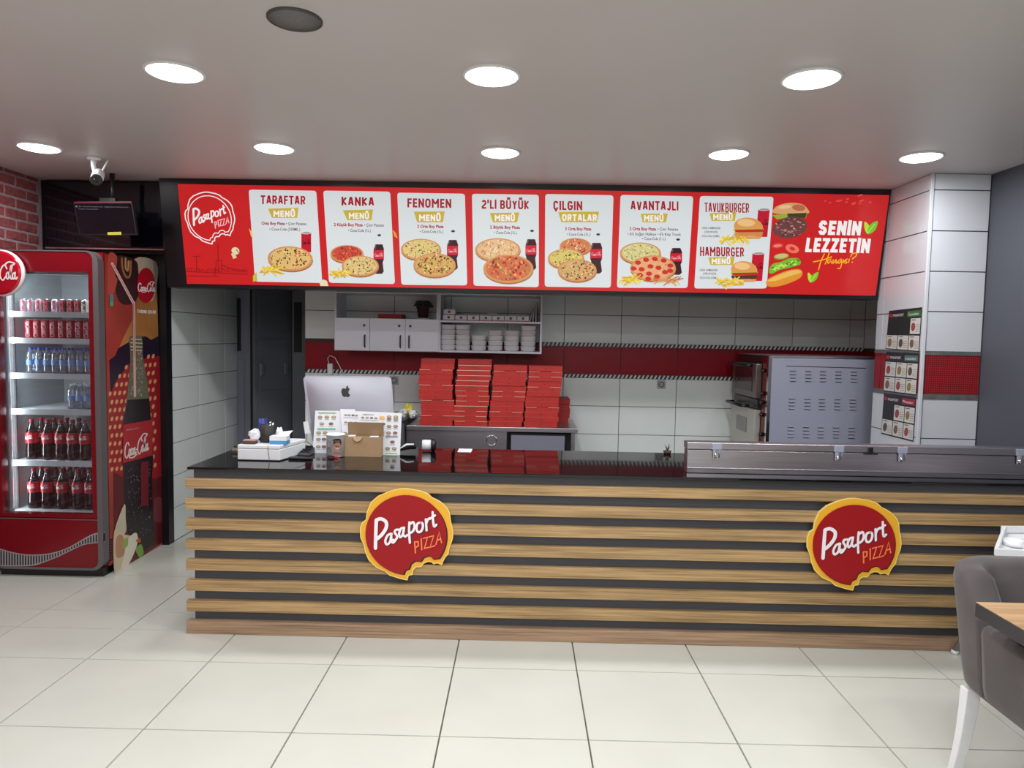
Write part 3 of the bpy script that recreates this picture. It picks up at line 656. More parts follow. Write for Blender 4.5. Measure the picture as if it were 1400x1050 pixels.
# burger tower, slogan
BUN, PAT = lit((222, 168, 112)), lit((110, 66, 62))
P.poly(smooth([(1057, 291), (1062, 282), (1078, 277.5), (1096, 279), (1105, 287), (1104, 292), (1080, 293)], 4, True), BUN); P.ell(1092, 284, 9, 4.4, lit((190, 110, 74)), .1); P.ell(1073, 283, 9, 2.6, lit((236, 198, 150)), -.1)
P.poly([(1056, 294), (1103, 291), (1102, 298), (1080, 297), (1062, 300)], lit((150, 180, 60))); P.poly([(1076, 292), (1103, 291), (1101, 298), (1077, 297)], lit((58, 66, 40)))
P.ell(1080, 311, 24, 14.5, PAT, -.18)
r = random.Random(31)
for k in range(60):
    a = r.uniform(0, 6.28); d = math.sqrt(r.random()) * .92; P.ell(1080 + 23 * d * math.cos(a), 311 + 13.5 * d * math.sin(a), r.uniform(1, 2.6), .8, lit(r.choice(((70, 40, 42), (176, 122, 120), (140, 92, 90), (206, 150, 140)))), r.uniform(-.6, .2), 7, True)
P.k += 1
P.ell(1063, 336, 8.5, 4, lit((214, 56, 44)), -.1); P.ell(1063, 336, 6, 2.2, lit((240, 130, 110)), -.1)
P.ell(1083, 340, 11, 7, lit((204, 34, 30)), .3); P.ell(1083, 340, 9.5, 5.8, lit((240, 120, 100)), .3); P.ell(1083, 340, 4, 2.4, lit((214, 50, 40)), .3)
P.ell(1068, 350.6, 10.5, 4.2, lit((150, 150, 60)), -.12); P.ell(1068, 350, 9, 3.2, lit((200, 196, 120)), -.12)
P.poly(smooth([(1051, 371), (1056, 361), (1068, 358), (1080, 353), (1092, 354), (1094, 361), (1082, 365), (1066, 369), (1055, 374)], 3, True), lit((120, 190, 50)))
for k in range(24): P.ell(1056 + k * 1.55, 367 - k * .4 + r.uniform(-3, 3), 2.2, 1.2, lit(r.choice(((180, 220, 70), (60, 140, 40), (206, 232, 110)))), r.uniform(-1, 1), 7, True)
P.k += 1; P.poly([(1060, 372), (1090, 363), (1100, 366), (1090, 369), (1066, 376)], lit((196, 40, 30)))
P.poly(smooth([(1047, 386), (1054, 379), (1076, 370), (1092, 368), (1097, 373), (1092, 381), (1070, 390), (1052, 392)], 4, True), lit((226, 150, 50))); P.poly(smooth([(1049, 384), (1060, 378), (1080, 370.5), (1092, 369.5), (1094, 373), (1078, 378), (1060, 384)], 4, True), lit((240, 190, 96)))
P.done('burger_picture', board)
block(P, 'SENiN', (1118, 321), (1176, 322), 19.5, WH, .3, .14, .2, .41); P.done('slogan_word', board); block(P, 'LEZZETiN', (1100.5, 344.5), (1188, 346), 19.5, WH, .3, .14, .2, .41); P.done('slogan_word', board)
YO = lit((250, 190, 40))
for st in [[(1127, 347), (1122, 358), (1119, 369)], [(1123, 345), (1126, 342)], [(1112, 358), (1126, 355), (1137, 351)], [(1134, 344), (1131, 354), (1128, 361)],
           [(1136, 354), (1132, 356), (1132, 360), (1136, 357), (1137, 360)], [(1139, 355), (1139, 360), (1143, 355), (1143, 360), (1146, 357)], [(1150, 354), (1146, 357), (1147, 360), (1151, 356), (1149, 366), (1145, 367)],
           [(1153, 355), (1153, 359), (1156, 355)], [(1158, 354), (1156, 357), (1158, 359), (1155, 360)], [(1161, 354), (1160, 359)], [(1163, 351), (1165, 347), (1171, 346), (1170, 350), (1165, 354)]]:
    P.stroke(st, 1.3, YO, keep=True)
P.k += 1; P.ell(1165, 358.5, .9, .9, YO)
P.done('slogan_text', board)
for (x, y, s_) in ((1190, 311, 1), (1111, 379, .8)):
    P.poly(smooth([(x - 8 * s_, y - 8 * s_), (x - 2 * s_, y - 3 * s_), (x + 1 * s_, y + 5 * s_), (x - 4 * s_, y + 9 * s_), (x - 8 * s_, y + 2 * s_)], 3, True), lit((190, 226, 50)))
    P.poly(smooth([(x + 10 * s_, y - 9 * s_), (x + 6 * s_, y + 4 * s_), (x - 4 * s_, y + 9 * s_), (x - 1 * s_, y - 3 * s_)], 3, True), lit((120, 200, 50)))
    P.stroke([(x - 4 * s_, y + 8 * s_), (x + 6 * s_, y - 5 * s_)], .7, lit((226, 240, 130)), False); P.done('leaf_print', board)
r = random.Random(77)
for k in range(14): P.ell(1155 + r.gauss(0, 14), 275 + r.gauss(0, 3.5), r.uniform(1.5, 5), r.uniform(.6, 1.3), lit((224, 84, 74)), -.35, 9, True)
o = P.done('smoke_print', board); o['kind'] = 'stuff'
# fascia behind the television
fz = thing('black_fascia', 'glossy black fascia board behind the television, left of the menu board', 'fascia', (-2.985, 5.1, 2.16))
B(XL + .002, -2.535, 5.1, 5.24, 2.16, CEIL - .002, M_BLACKP).build('fascia_panel', fz)

# ---------------------------------------------------------------- television, small monitor, cctv
tv = thing('television', 'large black television on the fascia above the drinks fridge', 'television', (-2.94, 5.07, 2.185))
x0, x1, z0, z1 = -3.385, -2.497 - .04, 2.185, 2.655
MB().box(x0, x1, 5.055, 5.098, z0, z1, M_BLACK).build('housing', tv, bevel=.004)
B(x0 + .012, x1 - .012, 5.051, 5.056, z0 + .016, z1 - .012, mat('tv_screen', (10, 11, 20), 0.07, spec=.7)).build('screen', tv)
o = B(x0, x1, 5.046, 5.056, z0 - .004, z0 + .006, M_CHROME).build('silver_bezel', tv)
mo = thing('monitor', 'small dark monitor hanging from the ceiling in front of the television', 'monitor', (-2.78, 4.74, CEIL))
a, b = onY(100, 275, 4.72), onY(187, 322, 4.72)
MN = Vector((0.07, -1, -.1)).normalized(); mp0 = Vector((-2.7, 4.72, 2.4))
q = [on(x, y, mp0, MN) for x, y in ((100, 276), (180.5, 275.5), (187, 321.5), (108.5, 322))]
MB().hexa([p_ - MN * .035 for p_ in q][::-1], q[::-1], M_BLACK).build('housing', mo, bevel=.003)
q2 = [on(x, y, mp0, MN) + MN * .0015 for x, y in ((102, 278), (179, 277.6), (185.3, 319), (110, 319.5))]
mb = MB(); mb.hexa(q2[::-1], [p_ + MN * .001 for p_ in q2[::-1]], mat('monitor_screen', (12, 10, 16), .12)); scn = mb.build('screen', mo)
P2 = plane_print(mp0 + MN * .003, MN, 0.001)
P2.poly([(101.5, 275.6), (179.6, 275.2), (180, 277.8), (102, 278.2)], mat('monitor_red_line', (130, 20, 50), .4, emit=.25))
dim = mat('monitor_text', (120, 120, 130), .5, emit=.35)
P2.poly([(102.5, 283), (105, 280.5), (106.5, 283.4)], dim); P2.text('Bu cihazda sinyal yok. Uygulama bekleniyor...', (108, 283), (178, 284), 1.8, dim, 0.0); P2.text('lutfen bekleyin', (108, 286.3), (134, 286.6), 1.6, dim, 0.0)
P2.done('screen_text', scn)
P2.poly([(147, 317.5), (166, 317), (166.3, 321), (147.3, 321.3)], mat('monitor_sticker', (176, 170, 50), .6)); P2.done('yellow_sticker', mo)
mc = (q[0] + q[1] + q[2] + q[3]) / 4 - MN * .036
MB().cyl((-2.79, 4.86, CEIL), (-2.79, 4.86, mc.z + .1), .016, M_BLACK).build('pole', mo)
MB().box(mc.x - .06, mc.x + .05, mc.y - .0, mc.y + .035, mc.z + .02, mc.z + .14, M_BLACK).box(-2.81, -2.77, mc.y + .03, 4.88, mc.z + .08, mc.z + .12, M_BLACK).build('bracket', mo, bevel=.004)
c0 = onZ(128, 215, CEIL); cc = thing('security_camera', 'white bullet security camera with two antennas on the ceiling above the fridge', 'camera', c0)
MB().lathe([(.04, 0), (.04, -.012), (.034, -.016)], c0, M_WHITE, 24, cap=True).build('base', cc)
D = Vector((.32, -.8, -.5)).normalized(); h0 = c0 + Vector((0, 0, -.075))
MB().tube([c0 + Vector((-.005, 0, -.01)), c0 + Vector((-.008, .01, -.05)), h0 + Vector((-.003, .02, -.015))], .014, M_WHITE).build('arm', cc)
h0 = h0 + Vector((.012, .03, -.02))
bd = MB().lathe([(.02, -.03), (.031, -.02), (.034, .0), (.035, .1)], h0, M_WHITE, 24, D).build('body', cc)
MB().lathe([(.0345, .1), (.0345, .112), (.03, .116)], h0, M_BLACK, 24, D).lathe([(.013, .115), (.013, .12), (.008, .122)], h0, mat('lens', (8, 10, 14), .05), 16, D).build('lens_face', cc)
for s_ in (-1, 1):
    a = h0 + Vector((s_ * .03, -.01, .02)); MB().cyl(a, a + Vector((.035 + .006 * s_, -.01, .06)), .0055, M_WHITE, 8).build('antenna', cc)

# ================================================================= FRIDGE
FX0, FX1, FY0, FY1, FZ = -3.40, -2.685, 4.5, 5.22, 2.105
fr = thing('drinks_fridge', 'tall red glass-door drinks fridge with soda graphics, left of the counter', 'fridge', ((FX0 + FX1) / 2, 4.85, 0))
OX0, OX1, OZ0, OZ1 = -3.335, -2.748, 0.405, 1.975
mb = MB(); t_ = .045
mb.box(FX0, FX0 + t_, FY0 + .06, FY1, .06, FZ, M_REDD).box(FX1 - t_, FX1, FY0 + .06, FY1, .06, FZ, M_RED)
mb.box(FX0 + t_, FX1 - t_, FY1 - .05, FY1, .06, FZ, M_REDD).box(FX0 + t_, FX1 - t_, FY0 + .06, FY1 - .05, FZ - .1, FZ, M_REDD).box(FX0 + t_, FX1 - t_, FY0 + .06, FY1 - .05, .06, .40, M_REDD)
mb.build('cabinet', fr)
mb = MB(); e = .002
mb.box(FX0 + t_, FX0 + t_ + .012, FY0 + .07, FY1 - .05, .4, FZ - .1, M_LINER).box(FX1 - t_ - .012, FX1 - t_, FY0 + .07, FY1 - .05, .4, FZ - .1, M_LINER)
mb.box(FX0 + t_ + .012, FX1 - t_ - .012, FY1 - .065, FY1 - .05, .4, FZ - .1, M_LINER).box(FX0 + t_ + .012, FX1 - t_ - .012, FY0 + .07, FY1 - .065, .4, .412, M_LINER).box(FX0 + t_ + .012, FX1 - t_ - .012, FY0 + .07, FY1 - .065, FZ - .112, FZ - .1, M_LINER)
mb.build('liner', fr)
# door: rounded red frame with glass
def rrect(x0, x1, z0, z1, r, n=5, corners=(1, 1, 1, 1)):
    P_ = []
    for (cx_, cz_, a0, c) in ((x1 - r, z1 - r, 0, corners[0]), (x0 + r, z1 - r, 90, corners[1]), (x0 + r, z0 + r, 180, corners[2]), (x1 - r, z0 + r, 270, corners[3])):
        if c:
            for k in range(n + 1): a = math.radians(a0 + 90 * k / n); P_.append((cx_ + r * math.cos(a), cz_ + r * math.sin(a)))
        else: P_ += [(cx_ + (r if a0 in (0, 270) else -r), cz_ + (r if a0 in (0, 90) else -r))] * (n + 1)
    return P_
def ring(outer, inner, y0, y1, m):
    mb = MB(); n = len(outer); V = []
    for (x, z) in outer: V.append((x, y0, z))
    for (x, z) in inner: V.append((x, y0, z))
    for (x, z) in outer: V.append((x, y1, z))
    for (x, z) in inner: V.append((x, y1, z))
    mb.v = [Vector(p) for p in V]; i = mb.mi(m)
    for k in range(n):
        k2 = (k + 1) % n
        mb.f += [(k, n + k, n + k2, k2), (2 * n + k, 2 * n + k2, 3 * n + k2, 3 * n + k), (k, k2, 2 * n + k2, 2 * n + k), (n + k, 3 * n + k, 3 * n + k2, n + k2)]
    mb.m = [i] * len(mb.f); mb.sm = [False] * len(mb.f); return mb
dr = ring(rrect(FX0, FX1 - .03, OZ0 - .012, FZ, .06, corners=(1, 1, 0, 0)), rrect(OX0, OX1, OZ0 + .012, OZ1, .012), FY0, FY0 + .055, M_RED)
door = dr.build('door', fr)
B(OX0 - .006, OX1 + .006, FY0 + .02, FY0 + .026, OZ0 + .004, OZ1 + .006, M_GLASS).build('glass_pane', door)
ring(rrect(FX0 - .002, FX1 + .002, .05, FZ + .004, .07), rrect(FX0 + .002, FX1 - .032, .05 + .014, FZ - .004, .05), FY0 - .004, FY0 + .062, M_TRIMG).build('grey_edge_trim', fr)
lower = MB().prism([(x, FY0 + .004, z) for x, z in rrect(FX0 + .004, FX1 - .032, .062, .388, .03, corners=(0, 0, 0, 1))], (0, .05, 0), M_RED).build('lower_panel', fr)
B(FX0, FX1 - .03, FY0 + .002, FY0 + .05, .379, .386, M_TRIMG).build('panel_seam', fr)
UC = [(0, 875), (60, 892), (130, 903), (200, 902), (260, 893), (330, 868), (400, 828), (450, 803), (502, 795)]
LC = [(0, 958), (60, 960), (150, 958), (200, 945), (270, 918), (340, 885), (400, 858), (450, 850), (502, 845)]
def cv(C, x):
    for (a, b), (c, d) in zip(C, C[1:]):
        if a <= x <= c: return b + (d - b) * (x - a) / (c - a)
    return C[-1][1]
Q = plane_print((0, FY0 + .004, 0), (0, -1, 0), 0.0006, .0006)
z3 = lambda a, b: (a * .2857, 500 + b * .2857)
Q.poly([z3(*q) for q in smooth(UC, 3)] + [z3(*q) for q in reversed(smooth(LC, 3))], flat((150, 146, 148)))
x = 3
while x < 499:
    yt, yb_ = cv(UC, x + 3) + 5, cv(LC, x + 3) - 5
    Q.poly([z3(x, yt), z3(x + 6.5, yt), z3(x + 6.5, yb_), z3(x, yb_)], M_DARK, True); x += 13
Q.k += 1
Q.done('wave_grille', lower)
for z_ in range(9): B(FX1 - .012, FX1 - .002 + .002, FY0 + .07, FY0 + .1, .1 + z_ * .018, .108 + z_ * .018, M_DARK)
mb = MB()
for z_ in range(9): mb.box(FX1 - .001, FX1 + .003, FY0 + .068, FY0 + .1, .09 + z_ * .017, .098 + z_ * .017, M_DARK)
mb.build('side_vent', fr)
B(FX0 + .02, FX1 - .02, FY0 + .03, FY1 - .05, 0, .06, M_BLACK).build('plinth', fr)
# lit logo disc
dc = Vector((-3.275, FY0, 1.957))
disc = MB().lathe([(.14, -.012), (.146, -.03), (.146, -.04), (.138, -.05)], dc, mat('disc_rim', (225, 215, 215), .3), 48, (0, 1, 0)).build('logo_disc', fr); 
M_DISC = mat('disc_red', (176, 10, 34), .15)
MB().lathe([(.137, -.0505), (.137, -.054), (.12, -.058), (.0001, -.060)], dc, M_DISC, 48, (0, 1, 0), cap=False).build('disc_face', disc)
Q = Print(lambda x, y: Vector((dc.x + x, FY0 - .0605, dc.z - y)), Vector((0, -1, 0)), .0006)
coke(Q, -.118, -.052, .236 / 92, .105 / 28, flat((240, 232, 232)), .009); Q.done('disc_lettering', disc)
# shelves
SHZ = [onY(60, y, 4.62).z for y in (427, 463, 511, 560, 630)]
IX0, IX1 = FX0 + t_ + .013, FX1 - t_ - .013
for k, z_ in enumerate(SHZ):
    x1_ = IX1
    s_ = MB().box(IX0, x1_, 4.60, 4.612, z_ - .032, z_ + .004, M_SHELF).box(IX0, x1_, 4.612, 5.14, z_ - .010, z_, M_SHELF).build('shelf', fr)
mb = MB(); mb.box(IX0, IX0 + .01, 4.64, 4.655, .42, 1.9, M_TRIMG).build('shelf_rail', fr)
# interior lamp of the fridge
B(OX0, OX1, 4.575, 4.6, 1.962, 1.982, M_SHELF).build('lamp_strip', fr)
ld = bpy.data.lights.new('fridge_light', 'AREA'); ld.shape = 'RECTANGLE'; ld.size = .5; ld.size_y = .02; ld.energy = 1.6; ld.color = (.92, .96, 1)
lo = bpy.data.objects.new('fridge_light', ld); COL.objects.link(lo); lo.parent = fr; lo.location = Vector((-3.04, 4.6, 1.955)) - Vector(fr.location); lo.rotation_euler = (.35, 0, 0)
B(IX0, IX0 + .012, 4.575, 4.597, .43, 1.9, M_SHELF).build('lamp_strip', fr)
ld = bpy.data.lights.new('fridge_side_light', 'AREA'); ld.shape = 'RECTANGLE'; ld.size = .02; ld.size_y = 1.45; ld.energy = 5.5; ld.color = (.94, .97, 1)
lo = bpy.data.objects.new('fridge_side_light', ld); COL.objects.link(lo); lo.parent = fr; lo.location = Vector((IX0 + .02, 4.583, 1.16)) - Vector(fr.location); lo.rotation_euler = (PI / 2, 0, -.9)
# side picture
zA = lambda a, b: (145 + a * .2045, 345 + b * .2048)
zB = lambda a, b: (145 + a * .219, 560 + b * .219)
SX = FX1 + .0008
Q = Print(lambda x, y: onX(x, y, SX), Vector((1, 0, 0)), 0.0004, .0001)
Y0_, Y1_ = FY0 + .072, FY1 - .004
def rect3(Ya, Yb, za, zb, m):
    n = len(Q.mb.v); i = Q.mb.mi(m); k = SX + .0004 + .0001 * Q.k
    Q.mb.v += [Vector((k, Ya, za)), Vector((k, Yb, za)), Vector((k, Yb, zb)), Vector((k, Ya, zb))]; Q.mb.f.append((n, n + 1, n + 2, n + 3)); Q.mb.m.append(i); Q.mb.sm.append(False); Q.k += 1
M_SB = mat('side_print_base', (150, 52, 44), .28, noise=.25, nscale=2.5)
rect3(Y0_, Y1_, .07, FZ - .005, M_SB)
def clipY(pts):  # keep the picture on the side panel
    out = []
    for (x, y) in pts:
        p_ = onX(x, y, SX); out.append((x, y))
    return out
def pa(pts, c, sm=True, m=None): Q.poly(smooth([zA(*q) for q in pts], 4, True) if sm else [zA(*q) for q in pts], m or flat(c, .28))
def pb(pts, c, sm=True, m=None): Q.poly(smooth([zB(*q) for q in pts], 4, True) if sm else [zB(*q) for q in pts], m or flat(c, .28))
pa([(195, 45), (335, 66), (350, 600), (255, 600), (140, 640), (60, 700), (120, 560), (190, 420), (215, 240)], (158, 104, 52), False, mat('amber_print', (164, 108, 56), .28, noise=.3, nscale=3))
pa([(190, 45), (335, 66), (338, 220), (300, 330), (200, 250)], (188, 170, 150))
pa([(60, 30), (190, 50), (215, 120), (212, 300), (150, 350), (90, 330), (60, 230)], (56, 30, 36))
for st, c_ in (([(105, 40), (110, 110), (135, 165), (160, 150), (165, 60)], (150, 104, 60)), ([(130, 42), (130, 100), (145, 120), (150, 60)], (176, 140, 96))): Q.stroke([zA(*q) for q in st], 2.6, flat(c_))
pa([(12, 25), (72, 28), (60, 150), (75, 190), (30, 330), (12, 340)], (172, 74, 62))
pa([(20, 720), (60, 690), (80, 640), (150, 600), (190, 560), (270, 562), (300, 585), (350, 558), (356, 720), (250, 740), (150, 780), (70, 880), (30, 960)], (34, 18, 42), False)
M_GING = (150, 22, 30)
Q.poly([zA(*q) for q in ((30, 945), (60, 870), (110, 800), (150, 745), (250, 710), (320, 700), (355, 690))] + [zB(*q) for q in ((348, 60), (352, 420), (280, 430), (120, 430), (26, 380), (18, 0))], flat(M_GING, .28))
cream = flat((214, 150, 104), .28)
for i in range(14):
    for j in range(11):
        a = 26 + j * 32 + (i % 2) * 12; x, y = zA(a, 720 + i * 56 - j * 3)
        if (a > 345) or (i < 4 and a < 150 - i * 32) or (i < 1 and a < 260): continue
        Q.ell(x, y, 1.9, 3.4, cream, 0.3, 8, True)
Q.k += 1
pb([(45, 390), (120, 430), (280, 430), (352, 425), (354, 830), (150, 1010), (50, 1050)], (92, 20, 26), False)
pb([(300, 560), (350, 560), (352, 690), (300, 690)], (120, 50, 60)); pb([(225, 940), (240, 905), (350, 830), (352, 855)], (170, 90, 96), False)
# bottle on the print
GL, LIQ = flat((104, 100, 82), .25), flat((30, 10, 20), .22)
LEFT = [zA(158, 560), zA(152, 600), zA(158, 650), zA(160, 720), zA(150, 840), zA(138, 960)] + [zB(108, 60), zB(102, 200), zB(100, 330), zB(108, 430), zB(112, 560), zB(118, 660), zB(132, 760), zB(160, 850)]
RIGHT = [zB(240, 880), zB(290, 845), zB(302, 740), zB(292, 660), zB(288, 560), zB(286, 430), zB(292, 300), zB(286, 160), zB(278, 60)] + [zA(285, 960), zA(270, 840), zA(248, 720), zA(240, 650), zA(243, 600), zA(236, 556)]
Q.poly(LEFT + RIGHT, GL)
Q.poly([zA(140, 985)] + LEFT[6:] + RIGHT[:-5] + [zA(287, 975)], LIQ)
for k, (a0, a1, b0, b1) in enumerate(((165, 235, 575, 582), (160, 240, 600, 606), (160, 242, 625, 632), (162, 240, 648, 654))): pa([(a0, b0), (a1, b0 + 4), (a1, b1 + 4), (a0, b1)], (196, 190, 160), False)
r = random.Random(3); sp_ = flat((168, 160, 140), .25)
for k in range(90):
    a, b = r.uniform(165, 245), r.uniform(660, 960); Q.ell(*zA(a, b), r.uniform(.3, .8), r.uniform(.5, 1.8), sp_, 0, 6, True)
Q.k += 1
for k in range(110):
    a, b = r.uniform(125, 280), r.uniform(330, 800); Q.ell(*zB(a, b), r.uniform(.25, .6), r.uniform(.4, 1.4), flat((136, 110, 116), .25), 0, 6, True)
Q.k += 1
pb([(215, 330), (262, 320), (262, 600), (215, 600)], (112, 16, 32), False)
pb([(103, 95), (286, 62), (288, 285), (101, 335)], (170, 30, 40), False)
coke(Q, *zB(112, 205), 33 / 92, 24 / 28, flat((226, 214, 206)), 1.5, -.32)
Q.text('ORIGINAL TASTE', zB(122, 132), zB(200, 118), 1.6, flat((214, 180, 176)), 0.0)
Q.stroke([zA(182, 335), zA(184, 560), zA(188, 960)], 3.2, flat((214, 170, 160), .28), False); Q.stroke([zA(36, 75), zA(178, 338)], 3.6, flat((226, 186, 180), .28), False); Q.stroke([zA(40, 80), zA(180, 340), zA(184, 700)], .7, flat((150, 60, 60), .28), False)
# food at the bottom
pb([(48, 760), (110, 590), (118, 680), (120, 760), (80, 800)], (196, 186, 160)); pb([(46, 760), (110, 780), (180, 800), (170, 880), (100, 1000), (50, 1040)], (206, 190, 160)); pb([(60, 800), (100, 790), (110, 900), (60, 920)], (182, 132, 96))
pb([(140, 800), (185, 770), (190, 840), (140, 960), (90, 1010), (110, 900)], (224, 216, 196)); pb([(180, 870), (215, 840), (230, 900), (200, 920)], (120, 160, 60)); pb([(100, 820), (130, 800), (130, 850), (105, 860)], (150, 170, 80)); pb([(180, 820), (205, 800), (210, 830)], (190, 90, 40))
Q.ell(*zA(262, 220), 12.6, 24, flat((176, 12, 34), .25)); coke(Q, *zA(208, 200), 23.5 / 92, 13 / 28, flat((240, 230, 230)), 1.1, .05)
block(Q, 'TADINI ÇIKAR', zA(202, 405), zA(327, 411), 4.6, flat((240, 232, 220)))
pa([(5 + 12, 282), (42, 284), (42, 360), (17, 362)], (70, 130, 150), False); pa([(19, 330), (40, 328), (40, 356), (19, 358)], (110, 150, 70), False)
Q.done('side_picture', fr)

# ---------------------------------------------------------------- bottles and cans (prototypes)
def mk_cola(loc, h=.275):
    x, y, z = loc; t = thing('soda_bottle', '', 'soda bottle', loc, 'dark soda bottles in the fridge')
    k = h / .275
    MB().lathe([(.024, 0), (.034, .004), (.037, .02), (.036, .07 * k), (.034, .10 * k), (.036, .125 * k), (.037, .16 * k), (.034, .185 * k), (.028, .203 * k)], loc, M_COLA, 14).build('body', t, smooth_all=True)
    MB().lathe([(.028, .203 * k), (.017, .232 * k), (.012, .25 * k), (.012, .262 * k)], loc, M_CLEARD, 12, cap=False).build('neck', t)
    lb = MB().lathe([(.0365, .112 * k), (.0378, .128 * k), (.0378, .168 * k), (.0355, .184 * k)], loc, M_LABELR, 16, cap=False).build('label', t)
    cy_ = Print(lambda u, v: Vector((x + .0384 * math.sin(u / .0384), y - .0384 * math.cos(u / .0384), z + .15 * k - v)), lambda u, v: Vector((math.sin(u / .0384), -math.cos(u / .0384), 0)), .0004)
    coke(cy_, -.026, -.014, .052 / 92, .024 / 28, flat((240, 224, 226)), .0032); cy_.done('label_lettering', lb)
    MB().lathe([(.0145, .252 * k), (.0150, .256 * k), (.0150, .272 * k), (.0135, .275 * k)], loc, M_CAPR, 12).build('cap', t)
    return t
def mk_water(loc, h=.17, capm=None):
    t = thing('water_bottle', '', 'water bottle', loc, 'clear water bottles in the fridge'); k = h / .17
    MB().lathe([(.022, 0), (.028, .003), (.029, .02 * k), (.0265, .04 * k), (.029, .055 * k), (.029, .09 * k), (.0265, .1 * k), (.028, .115 * k), (.022, .138 * k), (.012, .152 * k), (.012, .158 * k)], loc, M_CLEAR, 14).build('body', t, smooth_all=True)
    MB().lathe([(.0295, .055 * k), (.0295, .088 * k)], loc, mat('water_label', (110, 150, 200), .4), 14, cap=False).build('label', t)
    MB().lathe([(.0135, .155 * k), (.0135, .169 * k), (.012, .17 * k)], loc, capm or M_CAPB, 12).build('cap', t)
    return t
def mk_can(loc, h, mats, nm, cat, r_=.029):
    t = thing(nm, '', cat, loc, 'cans in the fridge'); x, y, z = loc
    bd = MB().lathe([(r_ - .006, 0), (r_, .006), (r_, h - .012), (r_ - .006, h - .003)], loc, mats[0], 16).build('body', t, smooth_all=True)
    cy_ = Print(lambda u, v: Vector((x + r_ * math.sin(u / r_), y - r_ * math.cos(u / r_), z + h * .5 - v)), lambda u, v: Vector((math.sin(u / r_), -math.cos(u / r_), 0)), .0005)
    R_ = []
    for k, st in enumerate(COKE[:11]): cy_.stroke([(b * .0011 - .014, -(a * h * .82 / 92 - h * .41)) for a, b in st], .0035, mats[1], keep=True)
    cy_.done('printed_lettering', bd)
    MB().lathe([(r_ - .005, h - .003), (r_ - .006, h), (.0001, h - .003)], loc, M_CHROME, 16, cap=False).build('lid', t)
    return t
ORD = ['first', 'second', 'third', 'fourth', 'fifth', 'sixth', 'seventh', 'eighth', 'ninth', 'tenth', 'eleventh', 'twelfth', 'thirteenth', 'fourteenth', 'fifteenth', 'sixteenth']
protos = {}
def put(kind, maker, xs, Y, z, label, group, yofs=None):
    for i, px in enumerate(xs):
        x = onY(px, 500, Y).x
        # correct x for the row's own height
        yy = 525 + 0
        for _ in range(3):
            d = ray(px, yy); p_ = CAM + d * (Y / d.y); yy += (p_.z - (z + .06)) * F_PX / Y
        x = p_.x
        if x > IX1 - .03 or x < IX0 + .02: continue
        loc = Vector((x, Y, z + .0005))
        if kind not in protos: t = protos[kind] = maker(loc)
        else: t = copy_tree(protos[kind]); t.location = loc
        t['label'] = label % ORD[i]; t['group'] = group
W_ = flat((230, 226, 226)); SIL = mat('can_silver', (170, 176, 186), .3, .6)
z = SHZ[0]
TOPC = {'silver': (SIL, flat((190, 40, 60))), 'dark': (mat('can_dark', (60, 22, 28), .3), flat((200, 60, 76))), 'white': (flat((214, 208, 200)), flat((60, 40, 40))), 'pink': (flat((196, 150, 156)), flat((140, 20, 40)))}
for i, (px, c_) in enumerate([(33, 'silver'), (43, 'silver'), (54, 'pink'), (65, 'dark'), (76, 'silver'), (86, 'dark'), (97, 'dark'), (107, 'dark'), (117, 'white')]):
    put('t' + c_, lambda loc, c_=c_: mk_can(loc, .088, TOPC[c_], 'soda_can', 'drink can', .026), [px], 4.68, z, 'short %s drink can, %s from the left on the top shelf of the fridge' % ({'silver': 'silvery', 'dark': 'dark red', 'white': 'white', 'pink': 'pale pink'}[c_], ORD[i] + '%.0s'), 'short cans on the top fridge shelf')
RC = (mat('can_red', (176, 20, 44), .3, .2), flat((226, 200, 204)))
put('rc', lambda loc: mk_can(loc, .125, RC, 'soda_can', 'drink can'), [41, 52, 63, 74.5, 86, 97.5, 109, 120.5], 4.68, SHZ[1], 'red drink can, %s from the left in the front row on the second fridge shelf', 'red cans on the second fridge shelf')
put('rc', None, [47, 59, 71, 83, 95, 107, 119], 4.76, SHZ[1], 'red drink can, %s from the left in the back row on the second fridge shelf', 'red cans on the second fridge shelf')
put('w', lambda loc: mk_water(loc), [43, 54.5, 66, 77, 88, 99.5, 111, 122], 4.68, SHZ[2], 'small water bottle, %s from left, front row, third fridge shelf', 'water bottles on the third fridge shelf')
put('w', None, [48, 60, 72, 84, 96, 108, 119], 4.76, SHZ[2], 'small water bottle, %s from the left in the back row on the third fridge shelf', 'water bottles on the third fridge shelf')
put('w2', lambda loc: mk_water(loc, .165, M_SHELF), [99, 110, 121], 4.72, SHZ[3], 'clear bottle with white cap, %s from left, front row, fourth fridge shelf', 'clear bottles on the fourth fridge shelf')
put('w2', None, [104, 118], 4.82, SHZ[3], 'clear bottle with white cap, %s from left, back row, fourth fridge shelf', 'clear bottles on the fourth fridge shelf')
put('c', lambda loc: mk_cola(loc, .27), [44, 66, 84, 100, 117], 4.68, SHZ[4], 'dark soda bottle, %s from the left in the front row on the fifth fridge shelf', 'soda bottles on the fifth fridge shelf')
put('c', None, [57, 75, 92, 109], 4.78, SHZ[4], 'dark soda bottle, %s from the left in the back row on the fifth fridge shelf', 'soda bottles on the fifth fridge shelf')
put('c', None, [47, 65, 86, 107, 124], 4.67, .4125, 'dark soda bottle, %s from the left in the front row on the fridge floor', 'soda bottles on the fridge floor')
put('c', None, [34, 57, 76, 96, 115], 4.76, .4125, 'dark soda bottle, %s from the left in the middle row on the fridge floor', 'soda bottles on the fridge floor')
put('c', None, [48, 67, 87, 106, 123], 4.86, .4125, 'dark soda bottle, %s from the left in the back row on the fridge floor', 'soda bottles on the fridge floor')
